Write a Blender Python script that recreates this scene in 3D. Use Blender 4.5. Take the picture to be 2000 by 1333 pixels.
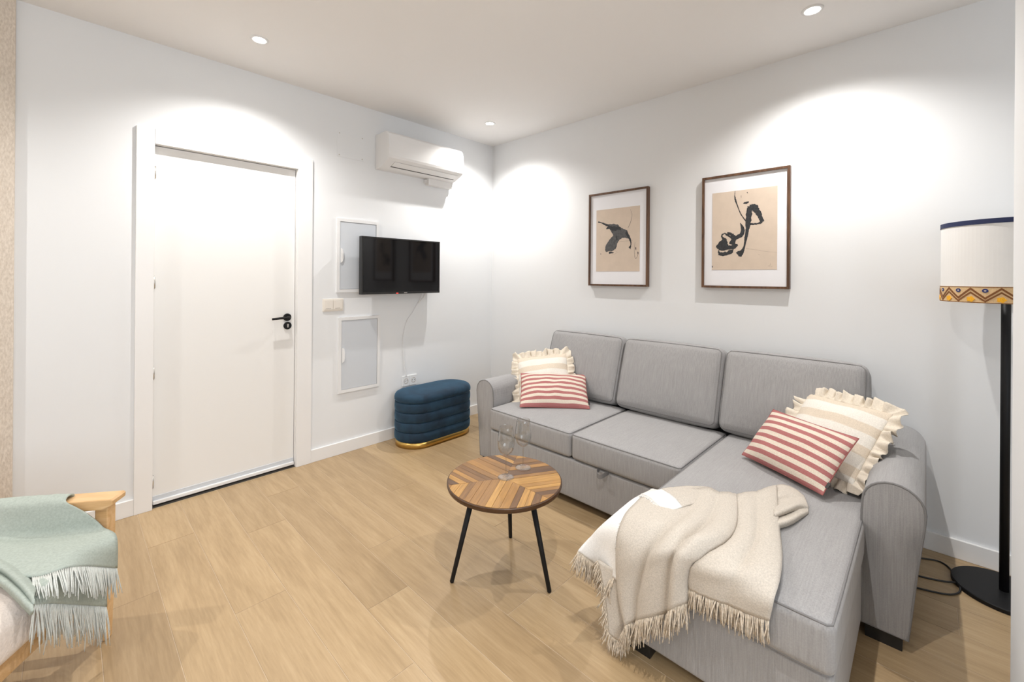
import bpy, bmesh, math, random
from mathutils import Vector, Matrix, noise

random.seed(7)
for o in list(bpy.data.objects):
    bpy.data.objects.remove(o)
SC = bpy.context.scene
COL = SC.collection
PI = math.pi
H = 2.55                      # ceiling height

# ------------------------------------------------------------------ camera
cam_d = bpy.data.cameras.new('camera')
cam = bpy.data.objects.new('camera', cam_d)
COL.objects.link(cam)
YAW, ROLL = 0.803461, -0.007531
cam_d.sensor_width = 36.0
cam_d.lens = 36.0 * 838.85 / 2000.0
cam_d.shift_y = -(666.5 - 542.08) / 2000.0
cam_d.clip_start = 0.02
cr, sr, cy_, sy_ = math.cos(ROLL), math.sin(ROLL), math.cos(YAW), math.sin(YAW)
def _yaw(v):
    return Vector((cy_ * v[0] + sy_ * v[1], -sy_ * v[0] + cy_ * v[1], v[2]))
_r, _u, _f = _yaw((cr, 0, -sr)), _yaw((sr, 0, cr)), _yaw((0, 1, 0))
cam.matrix_world = Matrix(((_r.x, _u.x, -_f.x, -2.868), (_r.y, _u.y, -_f.y, -3.0366),
                           (_r.z, _u.z, -_f.z, 1.2816), (0, 0, 0, 1)))
SC.camera = cam

# ------------------------------------------------------------------ world, exposure, added fill light
SC.view_settings.view_transform = 'Standard'
SC.view_settings.look = 'None'
SC.view_settings.gamma = 1.0
SC.view_settings.use_curve_mapping = False
SC.view_settings.exposure = 0.47
world = bpy.data.worlds.new('world')
SC.world = world
world.use_nodes = True
world.node_tree.nodes['Background'].inputs[0].default_value = (0.80, 0.90, 1.0, 1)
world.node_tree.nodes['Background'].inputs[1].default_value = 1.0

SPOT_W = 57.0                 # each ceiling downlight
FILL_W = 30.0                  # added soft fill lamp behind the camera, set at the unseen window
fill_lamp = bpy.data.lights.new('added_fill', 'AREA')
fill_lamp.shape = 'RECTANGLE'; fill_lamp.size = 2.2; fill_lamp.size_y = 1.5
fill_lamp.energy = FILL_W; fill_lamp.color = (0.86, 0.93, 1.0)
fill_o = bpy.data.objects.new('added_fill', fill_lamp)
COL.objects.link(fill_o)
fill_o.location = (-2.9, -4.98, 1.45)
fill_o.rotation_euler = (math.radians(90), 0, 0)     # faces +y, into the room

# ------------------------------------------------------------------ helpers
def link(o, parent=None):
    COL.objects.link(o)
    if parent: o.parent = parent
    return o

def tag(o, label=None, cat=None, group=None, kind=None):
    if label: o['label'] = label
    if cat: o['category'] = cat
    if group: o['group'] = group
    if kind: o['kind'] = kind
    return o

def thing(name, label, cat, loc=(0, 0, 0), rotz=0.0, group=None, kind=None):
    o = bpy.data.objects.new(name, None)
    o.empty_display_size = 0.1
    link(o)
    o.location = loc; o.rotation_euler = (0, 0, rotz)
    return tag(o, label, cat, group, kind)

def to_obj(name, me, mat, parent=None, loc=(0, 0, 0), rot=None, smooth=False):
    if mat and not me.materials: me.materials.append(mat)
    if smooth:
        me.polygons.foreach_set('use_smooth', [True] * len(me.polygons))
    o = bpy.data.objects.new(name, me)
    link(o, parent)
    o.location = loc
    if rot is not None:
        if isinstance(rot, Matrix):
            o.rotation_euler = rot.to_euler()
        else:
            o.rotation_euler = rot
    return o

def mesh(name, verts, faces):
    me = bpy.data.meshes.new(name)
    me.from_pydata([tuple(v) for v in verts], [], faces)
    me.validate(); me.update()
    return me

def bm_mesh(name, bm):
    bmesh.ops.recalc_face_normals(bm, faces=bm.faces)
    me = bpy.data.meshes.new(name); bm.to_mesh(me); bm.free()
    return me

def box_mesh(name, lo, hi, bev=0.0, seg=2):
    """box between two corners (made in local coordinates about lo..hi)"""
    bm = bmesh.new()
    bmesh.ops.create_cube(bm, size=1.0)
    for v in bm.verts:
        for i in range(3):
            v.co[i] = lo[i] if v.co[i] < 0 else hi[i]
    if bev > 0:
        bmesh.ops.bevel(bm, geom=list(bm.edges), offset=bev, segments=seg, profile=0.5, affect='EDGES')
    return bm_mesh(name, bm)

def box(name, lo, hi, mat, parent=None, bev=0.0, seg=2, origin=None, smooth=False):
    """a box given in the parent's space; its origin is put at the box centre"""
    lo2 = [min(a, b) for a, b in zip(lo, hi)]; hi2 = [max(a, b) for a, b in zip(lo, hi)]
    c = [(a + b) / 2 for a, b in zip(lo2, hi2)] if origin is None else origin
    me = box_mesh(name, [a - b for a, b in zip(lo2, c)], [a - b for a, b in zip(hi2, c)], bev, seg)
    return to_obj(name, me, mat, parent, c, smooth=smooth)

def lathe_mesh(name, prof, n=32, closed_bottom=False):
    verts, faces = [], []
    for r, z in prof:
        for k in range(n):
            a = 2 * PI * k / n
            verts.append((r * math.cos(a), r * math.sin(a), z))
    m = len(prof)
    for i in range(m - 1):
        for k in range(n):
            k2 = (k + 1) % n
            faces.append((i * n + k, i * n + k2, (i + 1) * n + k2, (i + 1) * n + k))
    bm = bmesh.new()
    tmp = mesh(name, verts, faces); bm.from_mesh(tmp); bpy.data.meshes.remove(tmp)
    bmesh.ops.remove_doubles(bm, verts=bm.verts, dist=1e-6)
    return bm_mesh(name, bm)

def disc_cap(prof_bottom_r, z):  # helper value pair for closing a lathe profile at the axis
    return (0.0, z)

def tube_geo(pts, rad, n=8, closed=False, cap=True):
    pts = [Vector(p) for p in pts]
    m = len(pts)
    rads = rad if isinstance(rad, (list, tuple)) else [rad] * m
    tang = []
    for i in range(m):
        if closed: t = pts[(i + 1) % m] - pts[(i - 1) % m]
        else: t = pts[min(i + 1, m - 1)] - pts[max(i - 1, 0)]
        if t.length < 1e-9: t = Vector((0, 0, 1))
        tang.append(t.normalized())
    up = Vector((0, 0, 1)) if abs(tang[0].z) < 0.9 else Vector((1, 0, 0))
    nrm = (up - tang[0] * up.dot(tang[0])).normalized()
    verts, faces = [], []
    for i in range(m):
        nrm = (nrm - tang[i] * nrm.dot(tang[i]))
        nrm = nrm.normalized() if nrm.length > 1e-9 else tang[i].orthogonal().normalized()
        b = tang[i].cross(nrm)
        for k in range(n):
            a = 2 * PI * k / n
            verts.append(pts[i] + (nrm * math.cos(a) + b * math.sin(a)) * rads[i])
    last = m if closed else m - 1
    for i in range(last):
        j = (i + 1) % m
        for k in range(n):
            k2 = (k + 1) % n
            faces.append((i * n + k, i * n + k2, j * n + k2, j * n + k))
    if cap and not closed:
        faces.append(tuple(range(n - 1, -1, -1)))
        faces.append(tuple((m - 1) * n + k for k in range(n)))
    return verts, faces

def tube(name, pts, rad, mat, parent=None, n=8, closed=False, loc=(0, 0, 0)):
    v, f = tube_geo(pts, rad, n, closed)
    return to_obj(name, mesh(name, v, f), mat, parent, loc, smooth=True)

def merge_geo(parts):
    V, F = [], []
    for v, f in parts:
        b = len(V); V += list(v); F += [tuple(i + b for i in q) for q in f]
    return V, F

def prism_mesh(name, prof, axis, a0, a1, bev=0.0, seg=2, bev_ends=True):
    """extrude a closed 2-D profile along an axis; prof gives the two other coordinates in order"""
    bm = bmesh.new()
    def mk(p, a):
        if axis == 0: return (a, p[0], p[1])
        if axis == 1: return (p[0], a, p[1])
        return (p[0], p[1], a)
    v0 = [bm.verts.new(mk(p, a0)) for p in prof]; v1 = [bm.verts.new(mk(p, a1)) for p in prof]
    n = len(prof)
    f0 = bm.faces.new(v0); f1 = bm.faces.new(v1[::-1])
    for i in range(n):
        bm.faces.new((v0[i], v0[(i + 1) % n], v1[(i + 1) % n], v1[i]))
    if bev > 0:
        es = list(f0.edges) + list(f1.edges)
        bmesh.ops.bevel(bm, geom=es, offset=bev, segments=seg, profile=0.5, affect='EDGES')
    return bm_mesh(name, bm)

# rounded, puffed upholstery block ------------------------------------------------
def soft_map(p, h, r, bulge):
    inner = [max(-(h[i] - r), min(h[i] - r, p[i])) for i in range(3)]
    d = Vector([p[i] - inner[i] for i in range(3)])
    if d.length > 1e-9:
        d = d.normalized() * r
    q = Vector(inner) + d
    for i in range(3):
        if bulge[i]:
            j, k = (i + 1) % 3, (i + 2) % 3
            w = max(0.0, 1 - (q[j] / h[j]) ** 2) * max(0.0, 1 - (q[k] / h[k]) ** 2)
            q[i] += bulge[i] * w ** 0.7 * (q[i] / h[i])
    return q

def soft_box(name, size, r, bulge, mat, parent, loc, rot=None, m=10, k=4, wrinkle=0.0, seed=0.0):
    h = [s / 2 for s in size]
    ax = []
    for i in range(3):
        c = h[i] - r
        e = [c + r * math.tan(PI / 4 * t / k) for t in range(1, k + 1)]
        mid = [-c + 2 * c * t / m for t in range(m + 1)]
        ax.append([-x for x in reversed(e)] + mid + e)
    idx, verts, faces = {}, [], []
    N = [len(a) for a in ax]
    def vid(i, j, l):
        key = (i, j, l)
        if key not in idx:
            q = soft_map((ax[0][i], ax[1][j], ax[2][l]), h, r, bulge)
            if wrinkle:
                s = noise.noise(q * 7 + Vector((seed, seed * 2, 0))) + 0.5 * noise.noise(q * 18 + Vector((seed, 0, 3)))
                q = q * (1 + wrinkle * s)
            idx[key] = len(verts); verts.append(q)
        return idx[key]
    for a in range(3):
        b, c = (a + 1) % 3, (a + 2) % 3
        for side in (0, N[a] - 1):
            for i in range(N[b] - 1):
                for j in range(N[c] - 1):
                    q = []
                    for di, dj in ((0, 0), (1, 0), (1, 1), (0, 1)):
                        t = [0, 0, 0]; t[a] = side; t[b] = i + di; t[c] = j + dj
                        q.append(vid(*t))
                    faces.append(tuple(q if side else q[::-1]))
    return to_obj(name, mesh(name, verts, faces), mat, parent, loc, rot, smooth=True)

def soft_edge_loop(size, r, bulge, axis, side, inset=0.0, n=14):
    """the seam that runs round one face of a soft_box"""
    h = [s / 2 for s in size]
    b, c = (axis + 1) % 3, (axis + 2) % 3
    pts = []
    k = r * 0.55
    def add(pb, pc):
        t = [0, 0, 0]; t[axis] = side * h[axis]; t[b] = pb; t[c] = pc
        q = soft_map(t, h, r, bulge)
        pts.append(q)
    hb, hc = h[b], h[c]
    segs = [((-hb + k, -hc), (hb - k, -hc)), ((hb, -hc + k), (hb, hc - k)), ((hb - k, hc), (-hb + k, hc)), ((-hb, hc - k), (-hb, -hc + k))]
    for (a0, a1) in segs:
        for t in range(n + 1):
            add(a0[0] + (a1[0] - a0[0]) * t / n, a0[1] + (a1[1] - a0[1]) * t / n)
    return pts

# smooth patch through a net of control points -----------------------------------------
def _cr(p0, p1, p2, p3, t):
    return 0.5 * ((2 * p1) + (p2 - p0) * t + (2 * p0 - 5 * p1 + 4 * p2 - p3) * t * t + (3 * p1 - p0 - 3 * p2 + p3) * t ** 3)

def crspline(P, per):
    out = []
    n = len(P)
    for i in range(n - 1):
        p0 = P[i - 1] if i > 0 else P[0] * 2 - P[1]
        p3 = P[i + 2] if i + 2 < n else P[-1] * 2 - P[-2]
        for k in range(per):
            out.append(_cr(p0, P[i], P[i + 1], p3, k / per))
    out.append(P[-1].copy())
    return out

def patch_grid(net, pu=8, pv=8):
    rows = [crspline([Vector(p) for p in row], pu) for row in net]
    cols = []
    for j in range(len(rows[0])):
        cols.append(crspline([r[j] for r in rows], pv))
    return [[cols[j][i] for j in range(len(cols))] for i in range(len(cols[0]))]

def cloth(name, grid, mat, parent, thick=0.004, nz=0.0, nscale=20.0, mat2=None):
    nr, nc = len(grid), len(grid[0])
    verts, faces = [], []
    for row in grid:
        for p in row:
            d = noise.noise(p * nscale) * nz
            verts.append(Vector((p.x, p.y, p.z + d)))
    for i in range(nr - 1):
        for j in range(nc - 1):
            faces.append((i * nc + j, i * nc + j + 1, (i + 1) * nc + j + 1, (i + 1) * nc + j))
    me = mesh(name, verts, faces)
    o = to_obj(name, me, mat, parent, smooth=True)
    if mat2: me.materials.append(mat2)
    md = o.modifiers.new('thickness', 'SOLIDIFY'); md.thickness = thick; md.offset = 0.0
    if mat2: md.material_offset = 1
    return o

def fringe(name, roots, dirs, mat, parent, length, rad=0.0016, jitter=0.25, per=1, seed=1):
    """a row of loose yarn ends; one joined part, far too many to pick apart"""
    rng = random.Random(seed)
    parts = []
    for p, d in zip(roots, dirs):
        for _ in range(per):
            d0 = Vector(d).normalized()
            L = length * rng.uniform(0.75, 1.15)
            q = [Vector(p)]
            dd = d0 + Vector((rng.uniform(-1, 1), rng.uniform(-1, 1), rng.uniform(-.4, .4))) * jitter
            for s in range(4):
                dd = dd + Vector((rng.uniform(-1, 1), rng.uniform(-1, 1), 0)) * jitter * 0.6 + Vector((0, 0, -0.12))
                q.append(q[-1] + dd.normalized() * L / 4)
            parts.append(tube_geo(q, [rad, rad * 1.1, rad, rad * 0.9, rad * 0.6], 5))
    V, F = merge_geo(parts)
    o = to_obj(name, mesh(name, V, F), mat, parent, smooth=True)
    o['kind'] = 'stuff'
    return o

# ------------------------------------------------------------------ materials
def M(name):
    m = bpy.data.materials.new(name); m.use_nodes = True
    nt = m.node_tree
    return m, nt, nt.nodes['Principled BSDF']

def N(nt, typ, **kw):
    n = nt.nodes.new(typ)
    for k, v in kw.items(): setattr(n, k, v)
    return n

def coords(nt, scale=(1, 1, 1), kind='Object', rand=False):
    tc = N(nt, 'ShaderNodeTexCoord')
    mp = N(nt, 'ShaderNodeMapping'); mp.inputs['Scale'].default_value = scale
    nt.links.new(tc.outputs[kind], mp.inputs['Vector'])
    if rand:
        oi = N(nt, 'ShaderNodeObjectInfo')
        mu = N(nt, 'ShaderNodeMath', operation='MULTIPLY'); mu.inputs[1].default_value = 37.0
        nt.links.new(oi.outputs['Random'], mu.inputs[0])
        cb = N(nt, 'ShaderNodeCombineXYZ')
        for i in range(3): nt.links.new(mu.outputs[0], cb.inputs[i])
        nt.links.new(cb.outputs[0], mp.inputs['Location'])
    return mp.outputs[0]

def ramp(nt, fac, stops):
    r = N(nt, 'ShaderNodeValToRGB')
    el = r.color_ramp.elements
    while len(el) < len(stops): el.new(0.5)
    for e, (p, c) in zip(el, stops):
        e.position = p; e.color = (*c, 1)
    nt.links.new(fac, r.inputs[0])
    return r.outputs[0]

def noise_tex(nt, vec, scale, detail=4, rough=0.55, dist=0.0):
    n = N(nt, 'ShaderNodeTexNoise')
    n.inputs['Scale'].default_value = scale; n.inputs['Detail'].default_value = detail
    n.inputs['Roughness'].default_value = rough; n.inputs['Distortion'].default_value = dist
    nt.links.new(vec, n.inputs['Vector'])
    return n.outputs['Fac']

def bump(nt, bsdf, height, strength, dist=0.01):
    b = N(nt, 'ShaderNodeBump')
    b.inputs['Strength'].default_value = strength; b.inputs['Distance'].default_value = dist
    nt.links.new(height, b.inputs['Height']); nt.links.new(b.outputs[0], bsdf.inputs['Normal'])

def mixc(nt, fac, a, b, mode='MIX'):
    x = N(nt, 'ShaderNodeMix', data_type='RGBA', blend_type=mode)
    for sock, val in ((x.inputs['Factor'], fac), (x.inputs['A'], a), (x.inputs['B'], b)):
        pass
    def put(i, val):
        if isinstance(val, (int, float)): x.inputs[i].default_value = val
        elif isinstance(val, tuple): x.inputs[i].default_value = (*val, 1)
        else: nt.links.new(val, x.inputs[i])
    put(0, fac); put(6, a); put(7, b)
    return x.outputs[2]

def plain(name, col, rough=0.5, metal=0.0, nscale=0, nstr=0.0, var=0.0, spec=0.5):
    m, nt, b = M(name)
    b.inputs['Base Color'].default_value = (*col, 1)
    b.inputs['Roughness'].default_value = rough; b.inputs['Metallic'].default_value = metal
    b.inputs['Specular IOR Level'].default_value = spec
    v = coords(nt)
    f = noise_tex(nt, v, nscale or 40, 3)
    if var:
        c = ramp(nt, f, [(0.3, tuple(x * (1 - var) for x in col)), (0.7, tuple(min(1, x * (1 + var)) for x in col))])
        nt.links.new(c, b.inputs['Base Color'])
    if nstr: bump(nt, b, f, nstr, 0.002)
    return m

def wood(name, cols, scale=1.0, along=1, rough=0.42, rand=True, grain=1.0, bumpy=0.06):
    m, nt, b = M(name)
    s = [1.0, 1.0, 1.0]; s[along] = 0.07
    v = coords(nt, tuple(x * scale for x in s), rand=rand)
    s2 = [1.0, 1.0, 1.0]; s2[along] = 0.11
    v2 = coords(nt, tuple(x * scale for x in s2), rand=rand)
    big = noise_tex(nt, v2, 6.0, 2, 0.45, 0.5)
    wv = N(nt, 'ShaderNodeMath', operation='MULTIPLY'); wv.inputs[1].default_value = 34.0
    nt.links.new(big, wv.inputs[0])
    sn = N(nt, 'ShaderNodeMath', operation='SINE'); nt.links.new(wv.outputs[0], sn.inputs[0])
    mr = N(nt, 'ShaderNodeMapRange'); mr.inputs[1].default_value = -1; mr.inputs[2].default_value = 1
    nt.links.new(sn.outputs[0], mr.inputs[0])
    fine = noise_tex(nt, v, 110.0, 6, 0.65, 0.3)
    mid = noise_tex(nt, v, 14.0, 4, 0.6, 0.6)
    a = N(nt, 'ShaderNodeMath', operation='MULTIPLY_ADD'); a.inputs[1].default_value = 0.20 * grain; nt.links.new(mr.outputs[0], a.inputs[0])
    c = N(nt, 'ShaderNodeMath', operation='MULTIPLY'); c.inputs[1].default_value = 0.58; nt.links.new(fine, c.inputs[0])
    d = N(nt, 'ShaderNodeMath', operation='MULTIPLY_ADD'); d.inputs[1].default_value = 0.32; nt.links.new(mid, d.inputs[0]); nt.links.new(c.outputs[0], d.inputs[2])
    nt.links.new(d.outputs[0], a.inputs[2])
    col = ramp(nt, a.outputs[0], [(0.28, cols[0]), (0.52, cols[1]), (0.78, cols[2])])
    if rand:
        oi = N(nt, 'ShaderNodeObjectInfo')
        tone = ramp(nt, oi.outputs['Random'], [(0.0, (0.88, 0.87, 0.86)), (0.5, (1, 1, 1)), (1.0, (1.06, 1.06, 1.05))])
        col = mixc(nt, 1.0, col, tone, 'MULTIPLY')
    nt.links.new(col, b.inputs['Base Color'])
    b.inputs['Roughness'].default_value = rough
    if bumpy: bump(nt, b, fine, bumpy, 0.002)
    return m

def linen(name, base, var=0.18, stretch=(260, 260, 9), rough=0.95):
    m, nt, b = M(name)
    v = coords(nt, stretch); f1 = noise_tex(nt, v, 1.0, 2, 0.6)
    v2 = coords(nt, (stretch[2], stretch[1], stretch[0])); f2 = noise_tex(nt, v2, 1.0, 2, 0.6)
    v3 = coords(nt); f3 = noise_tex(nt, v3, 5.0, 3, 0.5)
    ad = N(nt, 'ShaderNodeMath', operation='MULTIPLY_ADD'); ad.inputs[1].default_value = 0.55
    nt.links.new(f1, ad.inputs[0])
    m2 = N(nt, 'ShaderNodeMath', operation='MULTIPLY'); m2.inputs[1].default_value = 0.33; nt.links.new(f2, m2.inputs[0])
    m3 = N(nt, 'ShaderNodeMath', operation='MULTIPLY_ADD'); m3.inputs[1].default_value = 0.14; nt.links.new(f3, m3.inputs[0]); nt.links.new(m2.outputs[0], m3.inputs[2])
    nt.links.new(m3.outputs[0], ad.inputs[2])
    c = ramp(nt, ad.outputs[0], [(0.34, tuple(x * (1 - var) for x in base)), (0.66, tuple(x * (1 + var) for x in base))])
    nt.links.new(c, b.inputs['Base Color'])
    b.inputs['Roughness'].default_value = rough
    b.inputs['Specular IOR Level'].default_value = 0.15
    b.inputs['Sheen Weight'].default_value = 0.15
    bump(nt, b, ad.outputs[0], 0.25, 0.0015)
    return m

def stripes(name, a, b_, axis, period, duty, phase=0.0, soft=0.03, third=None):
    """woven stripes across one local axis"""
    m, nt, b = M(name)
    tc = N(nt, 'ShaderNodeTexCoord'); sp = N(nt, 'ShaderNodeSeparateXYZ'); nt.links.new(tc.outputs['Object'], sp.inputs[0])
    d = N(nt, 'ShaderNodeMath', operation='MULTIPLY_ADD'); d.inputs[1].default_value = 1 / period; d.inputs[2].default_value = phase + 50
    nt.links.new(sp.outputs[axis], d.inputs[0])
    fr = N(nt, 'ShaderNodeMath', operation='FRACT'); nt.links.new(d.outputs[0], fr.inputs[0])
    s = soft
    c = ramp(nt, fr.outputs[0], [(0.0, a), (duty - s, a), (duty, b_), (1 - s, b_), (1.0, a)])
    v = coords(nt, (300, 300, 300)); f = noise_tex(nt, v, 1.0, 2)
    w = ramp(nt, f, [(0.3, (0.86, 0.86, 0.86)), (0.7, (1.06, 1.06, 1.06))])
    c = mixc(nt, 1.0, c, w, 'MULTIPLY')
    nt.links.new(c, b.inputs['Base Color'])
    b.inputs['Roughness'].default_value = 0.95; b.inputs['Specular IOR Level'].default_value = 0.1
    bump(nt, b, f, 0.2, 0.001)
    return m

MAT = {}
MAT['wall'] = plain('wall_paint', (0.80, 0.81, 0.82), 0.7, nscale=220, nstr=0.03, spec=0.25)
MAT['ceiling'] = plain('ceiling_paint', (0.85, 0.84, 0.83), 0.85, nscale=220, nstr=0.02, spec=0.1)
MAT['white_lacquer'] = plain('white_lacquer', (0.84, 0.83, 0.82), 0.38, nscale=30, nstr=0.004)
MAT['door_white'] = plain('door_white', (0.83, 0.82, 0.80), 0.45, nscale=30, nstr=0.004)
MAT['floor_oak'] = wood('floor_oak', [(0.335, 0.228, 0.120), (0.43, 0.303, 0.168), (0.52, 0.38, 0.225)], 1.0, 1, 0.36, grain=0.5)
MAT['grout'] = plain('grout', (0.55, 0.43, 0.30), 0.8, nscale=90, var=0.08)
MAT['linen'] = linen('grey_linen', (0.338, 0.331, 0.331), 0.14)
MAT['piping'] = plain('grey_piping', (0.21, 0.205, 0.205), 0.9, nscale=400, var=0.1)
MAT['black_plastic'] = plain('black_plastic', (0.012, 0.012, 0.012), 0.4)
MAT['black_metal'] = plain('black_metal', (0.008, 0.008, 0.009), 0.5, nscale=200, nstr=0.02, spec=0.25)
MAT['steel'] = plain('steel', (0.62, 0.60, 0.57), 0.3, 1.0)
MAT['brass'] = plain('brass', (0.62, 0.40, 0.12), 0.28, 1.0, nscale=60, var=0.05)
MAT['ac_white'] = plain('ac_white', (0.80, 0.79, 0.78), 0.35)
MAT['panel_grey'] = plain('panel_grey', (0.61, 0.64, 0.68), 0.4)
MAT['cream_plastic'] = plain('cream_plastic', (0.82, 0.77, 0.70), 0.4)
MAT['white_plastic'] = plain('white_plastic', (0.80, 0.80, 0.80), 0.4)
MAT['dark_slot'] = plain('dark_slot', (0.05, 0.045, 0.04), 0.6)
MAT['walnut'] = wood('walnut', [(0.045, 0.020, 0.010), (0.10, 0.047, 0.023), (0.17, 0.085, 0.042)], 3.0, 2, 0.45)
MAT['mat_board'] = plain('mat_board', (0.83, 0.83, 0.86), 0.8, nscale=300, var=0.01)
MAT['kraft'] = plain('kraft_paper', (0.64, 0.53, 0.43), 0.85, nscale=14, var=0.035)
MAT['ink'] = plain('black_ink', (0.028, 0.030, 0.034), 0.7, nscale=120, var=0.35)
MAT['ink_grey'] = plain('grey_ink', (0.085, 0.085, 0.088), 0.7, nscale=60, var=0.3)
MAT['ink_pale'] = plain('pale_pencil', (0.42, 0.34, 0.27), 0.8, nscale=80, var=0.1)
MAT['lamp_white'] = plain('lamp_linen', (0.80, 0.79, 0.77), 0.9, nscale=500, nstr=0.08)
MAT['navy'] = plain('navy_trim', (0.012, 0.020, 0.075), 0.7, nscale=300, nstr=0.1)
MAT['band_tan'] = plain('band_tan', (0.66, 0.46, 0.25), 0.85, nscale=300, var=0.12)
MAT['band_brown'] = plain('band_brown', (0.20, 0.075, 0.02), 0.85, nscale=300, var=0.2)
MAT['band_yellow'] = plain('band_yellow', (0.85, 0.42, 0.02), 0.85, nscale=300, var=0.15)
MAT['band_blue'] = plain('band_blue', (0.02, 0.03, 0.14), 0.8, nscale=300, var=0.15)
MAT['band_pale'] = plain('band_pale', (0.55, 0.50, 0.45), 0.8, nscale=300, var=0.1)
MAT['pine'] = wood('pine', [(0.52, 0.30, 0.13), (0.64, 0.40, 0.19), (0.72, 0.48, 0.26)], 2.2, 0, 0.4)
MAT['boucle'] = plain('boucle', (0.78, 0.70, 0.64), 0.95, nscale=140, nstr=0.7, var=0.06, spec=0.1)
MAT['sage'] = plain('sage_wool', (0.38, 0.425, 0.385), 0.95, nscale=160, nstr=0.25, var=0.10, spec=0.1)
MAT['sage_fringe'] = plain('sage_fringe', (0.60, 0.62, 0.59), 0.95, nscale=200, var=0.08, spec=0.1)
MAT['throw'] = plain('cream_wool', (0.565, 0.515, 0.452), 0.97, nscale=230, nstr=0.5, var=0.12, spec=0.1)
MAT['throw_white'] = plain('white_wool', (0.80, 0.78, 0.75), 0.97, nscale=230, nstr=0.4, var=0.05, spec=0.1)
MAT['throw_fringe'] = plain('tan_fringe', (0.60, 0.52, 0.42), 0.95, nscale=130, var=0.32, spec=0.1)
MAT['ruffle'] = plain('ruffle_cotton', (0.74, 0.665, 0.56), 0.95, nscale=180, nstr=0.25, var=0.08, spec=0.1)
MAT['red_stripe'] = stripes('red_stripes', (0.74, 0.655, 0.55), (0.43, 0.17, 0.165), 2, 0.0375, 0.5, 0.25)
MAT['cream_stripe'] = stripes('cream_stripes', (0.82, 0.78, 0.71), (0.71, 0.615, 0.50), 2, 0.098, 0.55, 0.1, 0.05)

def velvet():
    m, nt, b = M('blue_velvet')
    v = coords(nt); f = noise_tex(nt, v, 6, 4, 0.6, 0.5)
    c = ramp(nt, f, [(0.35, (0.003, 0.016, 0.036)), (0.65, (0.010, 0.042, 0.080))])
    nt.links.new(c, b.inputs['Base Color'])
    b.inputs['Roughness'].default_value = 0.8
    b.inputs['Sheen Weight'].default_value = 0.55; b.inputs['Sheen Roughness'].default_value = 0.35
    b.inputs['Sheen Tint'].default_value = (0.12, 0.34, 0.55, 1)
    bump(nt, b, noise_tex(nt, v, 200, 2), 0.1, 0.001)
    return m
MAT['velvet'] = velvet()

def wallpaper():
    m, nt, b = M('beige_wallpaper')
    tc = N(nt, 'ShaderNodeTexCoord')
    mp = N(nt, 'ShaderNodeMapping'); mp.inputs['Rotation'].default_value = (0, math.radians(40), 0); mp.inputs['Scale'].default_value = (160, 160, 60)
    nt.links.new(tc.outputs['Object'], mp.inputs[0])
    f = noise_tex(nt, mp.outputs[0], 1.0, 3, 0.6)
    c = ramp(nt, f, [(0.3, (0.58, 0.50, 0.42)), (0.7, (0.76, 0.68, 0.59))])
    nt.links.new(c, b.inputs['Base Color']); b.inputs['Roughness'].default_value = 0.9
    bump(nt, b, f, 0.5, 0.003)
    return m
MAT['wallpaper'] = wallpaper()

def tvglass():
    m, nt, b = M('tv_screen')
    b.inputs['Base Color'].default_value = (0.006, 0.006, 0.007, 1); b.inputs['Roughness'].default_value = 0.06
    b.inputs['Specular IOR Level'].default_value = 0.3
    v = coords(nt); f = noise_tex(nt, v, 300, 2); bump(nt, b, f, 0.004, 0.001)
    return m
MAT['screen'] = tvglass()

def glass():
    m, nt, b = M('clear_glass')
    nt.nodes.remove(b)
    out = nt.nodes['Material Output']
    tr = N(nt, 'ShaderNodeBsdfTransparent'); tr.inputs[0].default_value = (0.95, 0.955, 0.955, 1)
    gl = N(nt, 'ShaderNodeBsdfGlossy'); gl.inputs['Roughness'].default_value = 0.03
    lw = N(nt, 'ShaderNodeLayerWeight'); lw.inputs[0].default_value = 0.5
    pw = N(nt, 'ShaderNodeMath', operation='POWER'); pw.inputs[1].default_value = 2.4; nt.links.new(lw.outputs['Facing'], pw.inputs[0])
    fr = N(nt, 'ShaderNodeMath', operation='MULTIPLY_ADD'); fr.inputs[1].default_value = 0.70; fr.inputs[2].default_value = 0.07; nt.links.new(pw.outputs[0], fr.inputs[0])
    mx = N(nt, 'ShaderNodeMixShader')
    nt.links.new(fr.outputs[0], mx.inputs[0]); nt.links.new(tr.outputs[0], mx.inputs[1]); nt.links.new(gl.outputs[0], mx.inputs[2])
    nt.links.new(mx.outputs[0], out.inputs[0])
    return m
MAT['glass'] = glass()

def emit(name, col, s):
    m, nt, b = M(name)
    b.inputs['Base Color'].default_value = (*col, 1)
    b.inputs['Emission Color'].default_value = (*col, 1); b.inputs['Emission Strength'].default_value = s
    return m
MAT['lens'] = emit('downlight_lens', (1.0, 0.95, 0.86), 25.0)
MAT['led_red'] = emit('standby_led', (1.0, 0.05, 0.04), 1.2)

def window_glass():
    m, nt, b = M('window_pane')
    b.inputs['Transmission Weight'].default_value = 1.0; b.inputs['Roughness'].default_value = 0.0; b.inputs['IOR'].default_value = 1.02
    return m
MAT['pane'] = window_glass()

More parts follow.
